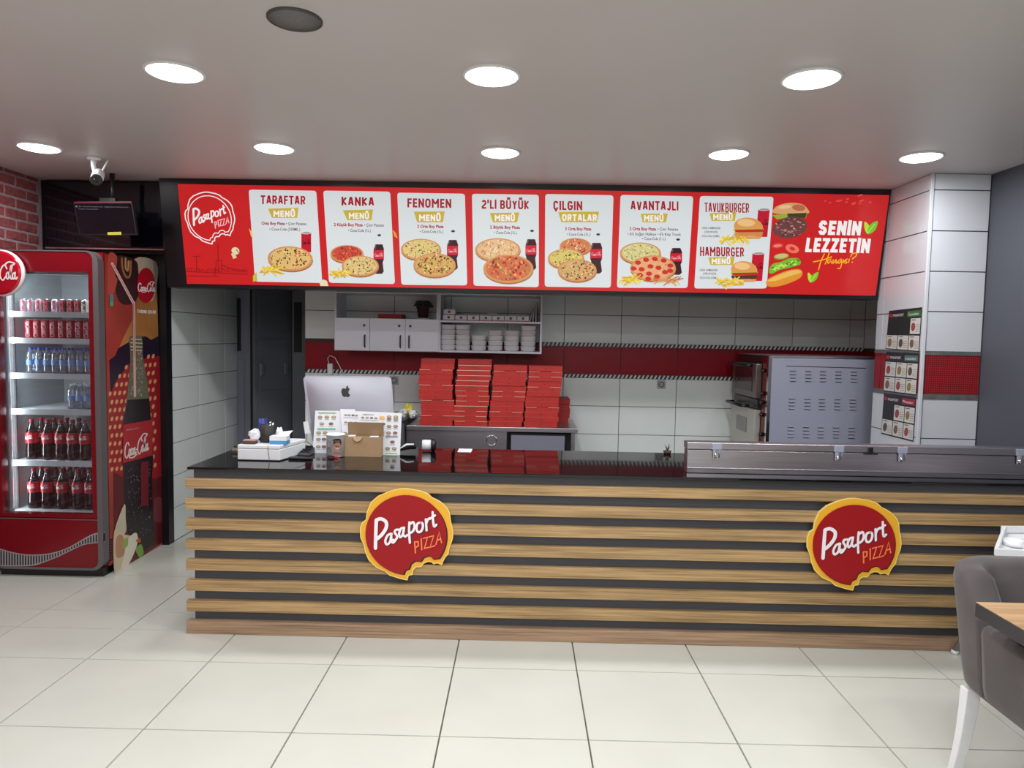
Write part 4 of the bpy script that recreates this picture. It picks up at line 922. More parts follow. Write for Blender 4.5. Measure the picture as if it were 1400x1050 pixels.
put('w3', lambda loc: mk_water(loc, .19), [28], 4.665, .4125, 'clear water bottle with blue cap, %.0sleft of the soda bottles on the fridge floor', 'water bottle on the fridge floor')

# ================================================================= COUNTER
CX0, CX1, CY0, CY1 = -1.745, 2.885, 3.685, 4.48
ct = thing('service_counter', 'long service counter faced with oak slats under a black top', 'counter', (.57, 4.05, 0))
B(-1.727, CX1, 3.72, 4.30, .0, .886, M_ANTH).build('carcass', ct)
B(CX0, CX1, 3.68, CY1, .8865, .9, M_TOP).build('worktop', ct, bevel=.003)
for (z1_, z0_) in ((.838, .785), (.731, .673), (.623, .565), (.513, .455), (.403, .345), (.292, .234), (.18, .122)):
    B(-1.758, CX1, 3.685, 3.7195, z0_, z1_, M_WOOD).build('slat', ct, bevel=.0015)
B(-1.758, CX1, 3.682, 3.7195, .001, .07, M_WOOD2).build('plinth', ct, bevel=.0015)
# logo plaques
def plaque(cx_, cz_, label):
    s_ = .152 * 3.66 / F_PX; lg = thing('logo_plaque', label, 'sign', (cx_, 3.684, cz_), 'bitten pizza signs on the counter')
    f = lambda Y: (lambda a, b: Vector((cx_ + (a - 495) * s_, Y, cz_ - (b - 530) * s_)))
    o1 = smooth(OUTL, 3)[:-1] + [(820, 805)] + OUTB + OUTR
    ff = f(3.684)
    MB().prism([ff(a, b) for a, b in o1], (0, -.014, 0), flat((226, 168, 40)), flat((232, 214, 150))).build('crust_backing', lg)
    fw = f(3.67)
    Pq = Print(fw, Vector((0, -1, 0)), .0006, .0004)
    Pq.stroke(o1, 7, flat((240, 212, 120)), False, True); Pq.done('crust_edge', lg)
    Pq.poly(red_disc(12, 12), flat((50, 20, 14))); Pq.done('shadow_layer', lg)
    MB().prism([fw(a, b) + Vector((0, -.001, 0)) for a, b in red_disc()], (0, -.006, 0), mat('plaque_red', (150, 14, 22), .5, spec=.3)).build('red_disc', lg)
    fz_ = f(3.663); Pq = Print(fz_, Vector((0, -1, 0)), .0006, .0003)
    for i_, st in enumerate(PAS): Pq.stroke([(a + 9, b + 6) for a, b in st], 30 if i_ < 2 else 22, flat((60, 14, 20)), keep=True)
    Pq.k += 1
    for i_, st in enumerate(PAS): Pq.stroke(st, 32 if i_ < 2 else 21, flat((238, 226, 232)), keep=True)
    Pq.done('white_script_lettering', lg)
    for st in PIZ: Pq.stroke(st, 13, flat((240, 120, 70)), False, keep=True)
    Pq.done('orange_lettering', lg)
    return lg
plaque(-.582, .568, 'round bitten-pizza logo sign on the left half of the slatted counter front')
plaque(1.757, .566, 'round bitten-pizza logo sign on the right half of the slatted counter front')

# steel prep unit on the counter
su = thing('steel_prep_chest', 'long stainless steel chest with latched lid on the right of the counter', 'prep chest', (1.85, 4.05, .9))
SX0, SX1, SY0, SY1 = .905, 2.87, 3.8, 3.875
MB().box(SX0, SX1, SY0, SY1, .901, 1.026, M_STEEL).box(SX0, SX1, SY0 - .006, SY0, .925, .932, M_STEEL).build('body', su, bevel=.002)
MB().box(SX0 - .004, 2.05, SY0 - .008, SY1, 1.03, 1.068, M_STEEL).build('lid', su, bevel=.004)
MB().box(2.054, SX1 + .003, SY0 - .008, SY1, 1.03, 1.068, M_STEEL).build('lid', su, bevel=.004)
MB().box(SX0 + .02, SX1 - .01, SY0 + .01, SY1, 1.025, 1.031, M_BLACK).build('gasket', su)
for px in (980, 1147, 1234, 1396):
    x = onY(px, 615, 3.79).x
    l_ = MB().box(x - .026, x + .026, SY0 - .016, SY0 - .008, 1.03, 1.066, M_GREYMET).box(x - .02, x + .02, SY0 - .014, SY0 - .006, .985, 1.03, M_GREYMET).build('latch', su, bevel=.003)
    MB().lathe([(.016, 0), (.016, -.01), (.008, -.014)], (x, SY0 - .006, 1.0), M_CHROME, 16, (0, 1, 0)).box(x - .005, x + .005, SY0 - .026, SY0 - .012, .985, 1.03, M_CHROME).build('clasp', l_)
x = onY(1190, 612, 3.79).x
MB().box(x - .012, x + .012, SY0 - .02, SY0 - .006, 1.03, 1.06, M_BLACK).box(x - .036, x + .036, SY0 - .024, SY0 - .006, 1.022, 1.031, M_BLACK).build('lid_handle', su, bevel=.002)

# ================================================================= THINGS ON THE COUNTER
T = .9005
# white cash drawer
a = onZ(325, 629, T); b = onZ(383, 631, T)
wbx = thing('cash_drawer', 'white flat box at the left end of the counter, with small things on top', 'box', (-1.44, 4.03, T))
rot = lambda pts, c, an: [(c[0] + (x - c[0]) * math.cos(an) - (y - c[1]) * math.sin(an), c[1] + (x - c[0]) * math.sin(an) + (y - c[1]) * math.cos(an)) for x, y in pts]
base = [(-1.567, 3.905), (-1.328, 3.9), (-1.27, 4.18), (-1.5, 4.19)]
MB().hexa([(x, y, T + .004) for x, y in base], [(x, y, T + .065) for x, y in base], M_WHITE).build('drawer_body', wbx, bevel=.004)
b2 = rot(base, (-1.42, 4.04), 0)
MB().hexa([(x * 1.0 - .001, y - .001, T + .067) for x, y in base], [(x, y, T + .088) for x, y in base], M_WHITE).build('top_panel', wbx, bevel=.004)
MB().hexa([(x + .003, y + .002, T) for x, y in base], [(x + .003, y + .002, T + .004) for x, y in base], M_BLACK).build('rubber_base', wbx)
MB().tube([(-1.395, 3.9, T + .09), (-1.393, 3.898, T + .06), (-1.39, 3.899, T + .03), (-1.386, 3.898, T + .012)], .0013, M_TRIMG, 6).build('hanging_wire', wbx)
ZT = T + .0885
pc = thing('pen_cup', 'black mesh pen cup on the white box', 'pen cup', (-1.44, 4.02, ZT))
MB().lathe([(.036, 0), (.04, .005), (.042, .1), (.039, .1), (.036, .012)], (-1.44, 4.02, ZT), mat('black_mesh', (34, 32, 32), .6, noise=.6, nscale=180), 20).build('cup', pc)
for k, (dx, m_) in enumerate(((-.012, M_BLACK), (.01, M_CHROME), (.02, M_WHITE))): MB().cyl((-1.44 + dx * .6, 4.02, ZT + .013), (-1.44 + dx * 1.5, 4.03, ZT + .13 - .01 * k), .004, m_, 8).build('pen', pc)
bt = thing('blue_tape_roll', 'blue roll standing behind the pen cup', 'tape', (-1.49, 4.085, ZT))
MB().lathe([(.024, 0), (.024, .125), (.012, .125), (.012, .0)], (-1.49, 4.085, ZT), mat('blue_plastic', (40, 52, 140), .4), 20, cap=False).build('roll', bt)
def crumple(name, label, cat, c, rx, ry, rz, m, seed):
    r = random.Random(seed); t = thing(name, label, cat, c); mb = MB(); n1, n2 = 9, 6; V = []
    for j in range(n2 + 1):
        for i in range(n1):
            a = 2 * PI * i / n1; e_ = -PI / 2 + PI * j / n2; k = r.uniform(.62, 1.15) if 0 < j < n2 else .8
            V.append(Vector((c[0] + rx * k * math.cos(a) * math.cos(e_), c[1] + ry * k * math.sin(a) * math.cos(e_), c[2] + rz * (1 + (k if 0 < j else 1) * math.sin(e_)))))
    mb.v = V; i0 = mb.mi(m)
    for j in range(n2):
        for i in range(n1): mb.f.append((j * n1 + i, j * n1 + (i + 1) % n1, (j + 1) * n1 + (i + 1) % n1, (j + 1) * n1 + i)); mb.m.append(i0); mb.sm.append(False)
    mb.build('paper', t); return t
M_PAPER = mat('white_paper', (224, 226, 232), .7)
crumple('crumpled_tissue', 'crumpled white tissue left of the pen cup', 'tissue', (-1.505, 4.0, ZT), .035, .025, .04, M_PAPER, 4)
crumple('crumpled_tissue', 'crumpled white tissue between pen cup and blue carton', 'tissue', (-1.375, 4.03, ZT), .022, .025, .045, M_PAPER, 9)
o = thing('small_brown_box', 'small flat brown box on the left edge of the white box', 'box', (-1.51, 3.945, ZT))
B(-1.545, -1.475, 3.92, 3.965, ZT, ZT + .016, mat('brown_plastic', (72, 60, 58), .5)).build('base', o, bevel=.002); B(-1.544, -1.476, 3.921, 3.964, ZT + .0162, ZT + .024, mat('tan_lid', (170, 130, 120), .5)).build('lid', o, bevel=.002)
o = thing('tissue_carton', 'white and blue carton on the right of the white box', 'carton', (-1.345, 3.98, ZT))
B(-1.4, -1.305, 3.94, 4.0, ZT, ZT + .02, mat('blue_card', (70, 140, 200), .5)).build('blue_band', o); B(-1.4, -1.305, 3.94, 4.0, ZT + .0202, ZT + .045, M_WHITE).build('carton_body', o)
MB().hexa([(-1.38, 4.0, ZT + .0455), (-1.31, 4.0, ZT + .0455), (-1.31, 4.003, ZT + .0455), (-1.38, 4.003, ZT + .0455)], [(-1.36, 4.03, ZT + .06), (-1.29, 4.01, ZT + .07), (-1.29, 4.013, ZT + .07), (-1.36, 4.033, ZT + .06)], M_WHITE).build('flap', o)
o = thing('card_stack', 'small dark stack of cards at the far left end of the counter', 'cards', (-1.66, 4.2, T))
for k in range(3): B(-1.7 + .004 * k, -1.6 - .003 * k, 4.14 + .01 * k, 4.26, T + k * .014, T + .0125 + k * .014, mat('card_%d' % k, [(70, 66, 58), (150, 140, 120), (60, 58, 50)][k], .6)).build('card', o)
# white phone charger and dark remotes
o = thing('card_reader', 'black card terminal lying right of the white box', 'card terminal', (-1.22, 4.15, T))
MB().hexa([(-1.29, 4.08, T), (-1.215, 4.09, T), (-1.22, 4.24, T), (-1.29, 4.24, T)], [(-1.285, 4.085, T + .018), (-1.22, 4.095, T + .018), (-1.222, 4.235, T + .04), (-1.286, 4.235, T + .04)], M_BLACK).build('body', o, bevel=.004)
mb = MB()
for i in range(3):
    for j in range(3): mb.box(-1.277 + i * .018, -1.264 + i * .018, 4.1 + j * .022, 4.113 + j * .022, T + .019 + j * .0035, T + .026 + j * .0035, M_STEELD)
mb.build('keypad', o)
o = thing('remote_control', 'black remote control in front of the card terminal', 'remote', (-1.24, 3.97, T))
B(-1.3, -1.17, 3.955, 3.995, T, T + .014, M_BLACK).build('body', o, bevel=.004)
o = thing('paper_roll', 'small white paper roll behind the white box', 'paper roll', (-1.27, 4.33, T + .016)); MB().cyl((-1.3, 4.33, T + .016), (-1.22, 4.31, T + .016), .016, M_PAPER).build('roll', o)
# computer seen from behind
im = thing('desktop_computer', 'silver desktop computer seen from behind on the counter', 'computer', (-1.04, 4.28, T))
tlq, trq, brq, blq = (414.5, 517, ), (537, 518), (541, 603), (426.5, 603)
IN = Vector((.03, -1, .12)).normalized(); ip = Vector((-1.0, 4.29, 1.1))
f_ = lambda x, y: on(x, y, ip, IN)
oc = [(418, 513.5), (475, 513.8), (531, 515), (535, 518.5), (537.5, 545), (541, 603), (427, 603), (420, 560), (414.6, 518)]
MB().prism([f_(*q) for q in oc], -IN * .012, M_ALU).build('aluminium_shell', im)
mb = MB(); N = 16; i0 = mb.mi(M_ALU); qd = [Vector(q) for q in ((417, 515.5), (534.5, 517), (539, 601), (428.5, 601))]
for j in range(N + 1):
    for i in range(N + 1):
        u, v = i / N, j / N; p2 = qd[0].lerp(qd[1], u).lerp(qd[3].lerp(qd[2], u), v); U_, V_ = 2 * u - 1, 2 * v - 1
        mb.v.append(f_(*p2) + IN * (.0004 + .022 * (1 - U_ ** 4) * (1 - V_ ** 4)))
for j in range(N):
    for i in range(N): a_ = j * (N + 1) + i; mb.f.append((a_, a_ + N + 1, a_ + N + 2, a_ + 1)); mb.m.append(i0); mb.sm.append(True)
mb.build('bulged_back', im)
AP = Print(lambda x, y: f_(x, y), IN, .0235, .0002)
aa = lambda a, b: (400 + a * .1333, 500 + b * .1333)
AP.poly(smooth([aa(*q) for q in ((553, 238), (572, 228), (594, 240), (582, 262), (584, 288), (599, 300), (588, 318), (570, 324), (555, 318), (540, 322), (520, 308), (509, 272), (512, 246), (530, 232))], 4, True), M_BLACK)
AP.poly(smooth([aa(*q) for q in ((556, 232), (560, 216), (577, 207), (576, 222), (566, 232))], 3, True), M_BLACK); AP.done('fruit_emblem', im)
MB().hexa([(-1.13, 4.3, T), (-.94, 4.3, T), (-.94, 4.44, T), (-1.13, 4.44, T)], [(-1.13, 4.3, T + .006), (-.94, 4.3, T + .006), (-.94, 4.44, T + .006), (-1.13, 4.44, T + .006)], M_ALU).hexa([(-1.12, 4.31, T + .0062), (-.95, 4.31, T + .0062), (-.95, 4.32, T + .0062), (-1.12, 4.32, T + .0062)], [(-1.1, 4.3, 1.05), (-.97, 4.3, 1.05), (-.97, 4.31, 1.05), (-1.1, 4.31, 1.05)], M_ALU).build('stand', im)
o = thing('label_tag', 'small white tag left of the computer', 'tag', onY(418, 592, 4.2))
Pq = plane_print((0, 4.2, 0), (0, -1, 0), 0); MB().prism([onY(x, y, 4.2) for x, y in ((414.5, 577), (420.5, 576), (424, 592), (417, 593.5))], (0, .004, 0), M_PAPER).build('tag_card', o)
MB().tube([onY(420, 593, 4.2), onY(419, 603, 4.2), (-1.2, 4.21, T + .01)], .002, M_BLACK, 6).build('cord', o)
# leaning menu sheets
LN = Vector((0, -1, .16)).normalized()
GRNP, INK = flat((110, 160, 90)), flat((70, 66, 66))
def sheet(name, lab, quad, yb, fn):
    yb_ = yb; p0 = onZ((quad[-2][0] + quad[-1][0]) / 2, (quad[-2][1] + quad[-1][1]) / 2, T); p0 = onY((quad[-2][0] + quad[-1][0]) / 2, (quad[-2][1] + quad[-1][1]) / 2, yb_); t = thing(name, lab, 'menu sheet', (p0.x, p0.y, T))
    pts = [on(x, y, p0, LN) for x, y in quad]; off = min(p_.z for p_ in pts) - T
    pts = [p_ - Vector((0, 0, off)) for p_ in pts]
    MB().prism(pts, -LN * .003, M_PAPER).build('sheet_card', t)
    Pq = Print(lambda x, y: on(x, y, p0, LN) - Vector((0, 0, off)), LN, .0008, .0002); fn(Pq); Pq.done('menu_print', t)
def pzs(Pq, pts, rx=3.2, ry=2.0):
    r = random.Random(11)
    for (x, y) in pts:
        c = r.choice([(120, 116, 90), (150, 70, 60), (90, 90, 60), (160, 120, 90)])
        Pq.ell(x, y, rx, ry, flat((92, 84, 76)), 0, 12, True)
    Pq.k += 1
    for (x, y) in pts: Pq.ell(x, y - .2, rx * .75, ry * .7, flat(r.choice([(176, 150, 110), (160, 80, 64), (110, 120, 70), (190, 170, 130)])), 0, 10, True)
    Pq.k += 1
    for (x, y) in pts: Pq.poly([(x - 3, y + 3), (x + 3, y + 3.05), (x + 3, y + 3.7), (x - 3, y + 3.65)], flat((150, 150, 150)), True)
    Pq.k += 1
z5 = lambda a, b: (400 + a * .1333, 500 + b * .1333)
def s1(Pq):
    Pq.poly([z5(*q) for q in ((265, 472), (450, 476), (450, 490), (265, 488))], flat((170, 200, 150))); Pq.text('PiZZALAR', z5(270, 486), z5(440, 488), 1.6, INK, 0)
    pzs(Pq, [z5(*q) for q in ((282, 525), (352, 525), (422, 525), (300, 592), (395, 592), (268, 686), (335, 686), (266, 752), (264, 828), (322, 828), (322, 752))])
    Pq.poly([z5(*q) for q in ((255, 636), (440, 638), (440, 656), (255, 656))], flat((120, 180, 150)))
def s2(Pq):
    Pq.text('KAMPANYALAR', z5(720, 500), z5(832, 502), 1.7, INK, 0.02)
    pzs(Pq, [z5(*q) for q in ((545, 500), (580, 500), (620, 502), (655, 504), (545, 575), (595, 577), (648, 578), (720, 590), (820, 592), (720, 525), (765, 527), (810, 529), (855, 531))], 2.2, 1.4)
    Pq.poly([z5(*q) for q in ((893, 510), (945, 512), (944, 545), (892, 543))], flat((226, 180, 90)))
    pzs(Pq, [z5(*q) for q in ((990, 518), (1060, 518), (990, 542), (1060, 542), (990, 615), (1058, 615), (985, 682), (1053, 682), (1025, 775), (975, 842), (1043, 842), (930, 590), (540, 690))])
    Pq.poly([z5(*q) for q in ((955, 716), (1080, 718), (1080, 728), (955, 726))], flat((90, 90, 130))); Pq.poly([z5(*q) for q in ((955, 884), (1075, 886), (1074, 898), (954, 896))], flat((150, 190, 140)))
sheet('menu_sheet', 'white menu sheet leaning on the computer, partly behind the photo mug', [(431, 561), (470, 561.5), (468, 619.5), (427.5, 619)], 4.195, s1)
sheet('menu_sheet', 'wider white menu sheet with a top tab, leaning behind the brown box', [(465, 558.2), (485.3, 558.6), (485.5, 561), (549.3, 563.8), (546.7, 621.5), (471, 620)], 4.178, s2)
# mug with a printed portrait
mgc = onZ(457.5, 625.5, T); mgc = Vector((mgc.x - .005, mgc.y + .04, T)); R_ = .052
mg = thing('photo_mug', 'mug printed with a portrait of a smiling dark-haired child', 'mug', mgc)
MB().lathe([(R_ - .004, 0), (R_, .003), (R_, .123), (R_ + .003, .128), (R_ - .003, .13), (R_ - .004, .12), (R_ - .005, .01)], mgc, mat('mug_grey', (176, 174, 172), .25, noise=.15, nscale=30), 32).build('mug_body', mg, smooth_all=False)
MB().lathe([(R_ + .003, .126), (R_ + .004, .131), (R_ - .002, .133), (.0001, .134)], mgc, M_PAPER, 32).build('lid', mg)
CP = Print(lambda u, v: mgc + Vector((R_ * math.sin(u / R_), -R_ * math.cos(u / R_), .06 - v)), lambda u, v: Vector((math.sin(u / R_), -math.cos(u / R_), 0)), .0012, .0009)
CP.ell(-.028, -.02, .012, .022, flat((140, 140, 142)), 0, 12); CP.ell(-.028, .02, .018, .022, flat((120, 118, 116)), 0, 12)
CP.ell(.02, .045, .024, .016, flat((206, 92, 92)), 0, 14); CP.ell(.024, -.026, .022, .024, flat((48, 34, 30)), 0, 16); CP.ell(.022, -.008, .018, .025, flat((186, 130, 104)), .1, 18)
for (a, b, c_, d_) in ((.015, -.014, .0028, .0018), (.029, -.013, .0028, .0018)): CP.ell(a, b, c_, d_, flat((30, 20, 18)), 0, 8)
CP.ell(.022, -.004, .003, .004, flat((166, 110, 86)), 0, 8); CP.ell(.022, .006, .006, .0026, flat((236, 226, 220)), 0, 10); CP.stroke([(.014, .004), (.022, .009), (.03, .004)], .0014, flat((140, 60, 56)))
CP.ell(.02, -.042, .02, .01, flat((42, 30, 28)), 0, 12); CP.ell(-.01, .052, .02, .006, flat((60, 40, 40)), 0, 12); CP.ell(.01, .056, .02, .004, flat((150, 30, 36)), 0, 12)
CP.done('portrait_print', mg)
# open cardboard box
bx = thing('open_cardboard_box', 'open brown cardboard box with a raised lid on the counter', 'box', (-.9, 4.12, T))
p0 = onZ(470.5, 624, T); p1 = onZ(521, 625, T); X0, X1, Y0 = p0.x, p1.x, p0.y; D_ = .06; H_ = .115
MB().box(X0, X1, Y0, Y0 + .003, T, T + H_, M_KRAFT).box(X0, X1, Y0 + D_, Y0 + D_ + .003, T, T + H_, M_KRAFT).box(X0, X1, Y0 + .003, Y0 + D_, T, T + .003, M_KRAFTD).build('carton_body', bx)
MB().hexa([(X0, Y0 + .003, T + .003), (X0 + .003, Y0 + .003, T + .003), (X0 + .003, Y0 + D_, T + .003), (X0, Y0 + D_, T + .003)], [(X0, Y0 + .003, T + H_), (X0 + .003, Y0 + .003, T + H_), (X0 + .003, Y0 + D_, T + H_), (X0, Y0 + D_, T + H_)], M_KRAFT).box(X1 - .003, X1, Y0 + .003, Y0 + D_, T + .003, T + H_, M_KRAFT).build('side_panel', bx)
MB().hexa([(X0 + .01, Y0 + D_ - .001, T + H_), (X1 + .004, Y0 + D_ - .001, T + H_), (X1 + .004, Y0 + D_ + .003, T + H_), (X0 + .01, Y0 + D_ + .003, T + H_)], [(X0 + .01, Y0 + D_ - .02, T + H_ + .082), (X1 + .004, Y0 + D_ - .02, T + H_ + .082), (X1 + .004, Y0 + D_ - .016, T + H_ + .082), (X0 + .01, Y0 + D_ - .016, T + H_ + .082)], M_KRAFTD).build('lid_flap', bx)
MB().prism([(X0 + .08 + .026 * math.cos(a_ * PI / 8), Y0 - .004 - .012 * math.sin(a_ * PI / 8), T + H_ - .028 * math.sin(a_ * PI / 8) + .003) for a_ in range(9)], (0, -.003, .001), M_KRAFT).build('round_tab', bx)
MB().hexa([(X1 - .003, Y0 + .005, T + H_), (X1, Y0 + .005, T + H_), (X1, Y0 + .055, T + H_), (X1 - .003, Y0 + .055, T + H_)], [(X1 + .012, Y0 + .02, T + H_ + .03), (X1 + .015, Y0 + .02, T + H_ + .03), (X1 + .015, Y0 + .05, T + H_ + .035), (X1 + .012, Y0 + .05, T + H_ + .035)], M_KRAFT).build('side_flap', bx)
MB().box(X0 + .02, X0 + .06, Y0 + .01, Y0 + .05, T + .01, T + H_ + .006, M_PAPER).box(X1 - .07, X1 - .02, Y0 + .01, Y0 + .05, T + .01, T + H_ + .003, M_PAPER).build('paper_content', bx)
# scanner, tape roll, paper slip
o = thing('computer_mouse', 'black and white handheld scanner right of the brown box', 'scanner', (-.68, 4.3, T))
MB().tube([(-.745, 4.25, T + .02), (-.71, 4.27, T + .035), (-.67, 4.29, T + .04), (-.63, 4.3, T + .03)], lambda t_: .012 + .012 * math.sin(PI * t_), M_BLACK, 12).build('head', o); MB().tube([(-.748, 4.235, T + .012), (-.72, 4.25, T + .03), (-.68, 4.262, T + .052), (-.64, 4.28, T + .05)], .006, M_WHITE, 8).build('white_edge', o)
o['category'] = 'scanner'; o.name = 'handheld_scanner'
tc = onZ(583, 617.5, T); o = thing('tape_roll', 'white paper roll with a black disc end on the counter', 'roll', (tc.x, tc.y, T + .037))
tc = Vector((tc.x, tc.y + .03, T + .037)); o.location = tc
MB().cyl(tc + Vector((-.03, -.006, 0)), tc + Vector((.025, 0, 0)), .032, M_PAPER, 24).build('paper', o); MB().lathe([(.037, 0), (.037, .02), (.02, .03)], tc + Vector((.026, 0, 0)), M_BLACK, 24, (1, .1, 0)).build('black_end', o)
o = thing('paper_slip', 'white paper slip lying flat on the black counter', 'paper', onZ(635, 616, T)); MB().prism([onZ(x, y, T) for x, y in ((627.5, 613.5), (646, 614), (644, 618.5), (625.5, 618))], (0, 0, .0015), M_PAPER).build('slip', o)

# ================================================================= KITCHEN BEHIND
# wall cabinets
cu = thing('wall_cabinet', 'grey white wall cabinet with open shelf over three doors', 'cabinet', (-1.12, 6.1, 1.48))
cx0, cxm, cx1, cz0, cz1, cy0, cy1 = -1.556, -.69, .172, 1.478, 1.972, 5.92, 6.255
th = .016
mb = MB(); mb.box(cx0, cx0 + th, cy0, cy1, cz0, cz1, M_WHITEM).box(cxm - th, cxm, cy0, cy1, cz0, cz1, M_WHITEM).box(cx0 + th, cxm - th, cy0, cy1, cz1 - th, cz1, M_WHITEM).box(cx0 + th, cxm - th, cy0, cy1, cz0, cz0 + th, M_WHITEM).box(cx0 + th, cxm - th, cy0 + .018, cy1, 1.735, 1.75, M_WHITEM)
mb.build('carcass', cu)
dxs = [onY(px, 460, 5.9).x for px in (457.5, 505.3, 554, 600)]
for i in range(3):
    d_ = B(dxs[i] + .0015, dxs[i + 1] - .0015, 5.901, 5.918, 1.482, 1.749, M_WHITEM).build('door', cu, bevel=.001)
    hx = onY((499, 547.6, 559.5)[i], 470, 5.9).x; lx = onY((497.8, 545.7, 561)[i], 447, 5.9).x
    MB().tube([(hx, 5.9005, 1.61), (hx, 5.882, 1.605), (hx, 5.88, 1.56), (hx, 5.882, 1.515), (hx, 5.9005, 1.51)], .0055, M_BLACK, 8).build('handle', d_)
    MB().lathe([(.011, 0), (.011, -.004), (.005, -.007)], (lx, 5.901, 1.69), M_STEELD, 14, (0, 1, 0)).build('lock', d_)
cs = thing('open_wall_shelf', 'white open shelf unit beside the cabinet, holding boxes and bowls', 'shelf', (-.26, 6.1, 1.48))
a = cxm + .001
MB().box(a, a + th, cy0, cy1, cz0, cz1, M_WHITEM).box(cx1 - th, cx1, cy0, cy1, cz0, cz1, M_WHITEM).box(a + th, cx1 - th, cy0, cy1, cz1 - th, cz1, M_WHITEM).box(a + th, cx1 - th, cy0, cy1, cz0, cz0 + .018, M_WHITEM).build('frame', cs)
B(a + th, cx1 - th, cy0, cy1, 1.728, 1.744, M_WHITEM).build('shelf_board', cs)
# small snack boxes
def snack(loc):
    t = thing('snack_box', '', 'small box', loc, 'small snack boxes'); x, y, z = loc; w_ = .049
    MB().box(x - w_, x + w_, y, y + .09, z, z + .046, M_WHITE).build('carton', t, bevel=.003)
    MB().box(x - w_ - .001, x + w_ + .001, y - .001, y + .02, z + .0, z + .006, M_LABELR).build('red_band', t)
    Pq = Print(lambda u, v: Vector((x + u, y, z + .025 - v)), Vector((0, -1, 0)), .0008, .0003); Pq.ell(0, 0, .011, .011, flat((50, 30, 30))); Pq.ell(0, 0, .006, .006, flat((200, 60, 60))); Pq.done('round_mark', t)
    return t
s0 = None
for i in range(8):
    x = -.608 + i * .1035 if i < 7 else -.603; z_ = 1.7445 if i < 7 else 1.7910
    if s0 is None: t = s0 = snack(Vector((x, 5.95, z_)))
    else: t = copy_tree(s0); t.location = (x, 5.95, z_)
    t['label'] = 'small white snack box, %s from the left on the open shelf' % ORD[i] if i < 7 else 'small white snack box lying on top of the leftmost one on the open shelf'
crumple('folded_napkins', 'loose white napkins lying on the middle snack boxes', 'napkins', (-.25, 6.0, 1.791), .08, .03, .012, M_PAPER, 12)
t = thing('bag_bundle', 'bundle of white and dark paper bags at the right end of the open shelf', 'bags', (.09, 6.05, 1.7445))
for k in range(7): MB().hexa([(.05 + k * .013, 6.0, 1.7445), (.06 + k * .013, 6.0, 1.7445), (.06 + k * .013, 6.1, 1.7445), (.05 + k * .013, 6.1, 1.7445)], [(.09 + k * .006, 6.03, 1.84 + .012 * k), (.094 + k * .006, 6.03, 1.84 + .012 * k), (.094 + k * .006, 6.06, 1.84 + .012 * k), (.09 + k * .006, 6.06, 1.84 + .012 * k)], M_PAPER if k % 2 else M_BLACK).build('bag', t)
# stacks of bowls
def bowl(loc):
    t = thing('plastic_bowl', '', 'bowl', loc, 'stacked white bowls'); x, y, z = loc; sq = []
    mb = MB(); prof = [(.05, 0), (.06, .008), (.0628, .036), (.0638, .037), (.0638, .042)]; n = 20; i0 = mb.mi(M_WHITE)
    for r_, h in prof:
        for k in range(n):
            a = 2 * PI * k / n; e_ = (abs(math.cos(a)) ** 4 + abs(math.sin(a)) ** 4) ** -.25; mb.v.append(Vector((x + r_ * e_ * math.cos(a), y + r_ * e_ * math.sin(a), z + h)))
    for j in range(len(prof) - 1):
        for k in range(n): mb.f.append((j * n + k, j * n + (k + 1) % n, (j + 1) * n + (k + 1) % n, (j + 1) * n + k)); mb.m.append(i0); mb.sm.append(True)
    mb.f.append(tuple(reversed(range(n)))); mb.m.append(i0); mb.sm.append(False); mb.f.append(tuple((len(prof) - 1) * n + k for k in range(n))); mb.m.append(i0); mb.sm.append(False)
    mb.build('shell', t); return t
b0 = None
for i, (px, n) in enumerate(zip((612.6, 633, 654.9, 677.3, 699.5, 722.3), (5, 5, 3, 4, 4, 5))):
    x = onY(px, 465, 6.0).x
    for k in range(n):
        loc = Vector((x + random.uniform(-.002, .002), 6.02, cz0 + .0185 + k * .0425))
        if b0 is None: t = b0 = bowl(loc)
        else: t = copy_tree(b0); t.location = loc
        t['label'] = 'white plastic bowl, %s from the bottom in the %s stack from the left' % (ORD[k], ORD[i]); t['group'] = 'stacked white bowls on the shelf'
# plant and red box over the cabinet doors
pl = thing('potted_plant', 'dark potted plant in the open part of the wall cabinet', 'plant', (-.84, 6.08, 1.7505))
MB().lathe([(.04, 0), (.055, .1), (.06, .105), (.052, .105), (.05, .09)], (-.84, 6.08, 1.762), M_POT, 18).build('pot', pl); MB().lathe([(.055, 0), (.065, .012)], (-.84, 6.08, 1.7505), M_WHITE, 18).build('saucer', pl)
r = random.Random(8)
for k in range(16):
    a = r.uniform(0, 6.28); L = r.uniform(.06, .12); b = Vector((-.84, 6.08, 1.86)); d = Vector((math.cos(a), math.sin(a) * .6, 0)); m_ = b + d * L * .5 + Vector((0, 0, .05)); e_ = b + d * L + Vector((0, 0, r.uniform(-.02, .03))); s_ = Vector((-d.y, d.x, 0)) * .014
    e_.z = min(e_.z, 1.945); m_.z = min(m_.z, 1.95); MB().hexa([b - s_ * .3, m_ - s_, e_, m_ + s_], [q + Vector((0, 0, .002)) for q in (b - s_ * .3, m_ - s_, e_, m_ + s_)], M_GREEN).build('leaf', pl)
o = thing('red_carton', 'flat red carton beside the plant in the wall cabinet', 'box', (-1.1, 6.0, 1.7505)); B(-1.2, -1.0, 5.95, 6.15, 1.7505, 1.785, M_BOXR2).build('tray', o); B(-1.198, -.998, 5.952, 6.148, 1.7852, 1.79, M_BOXR).build('lid', o)
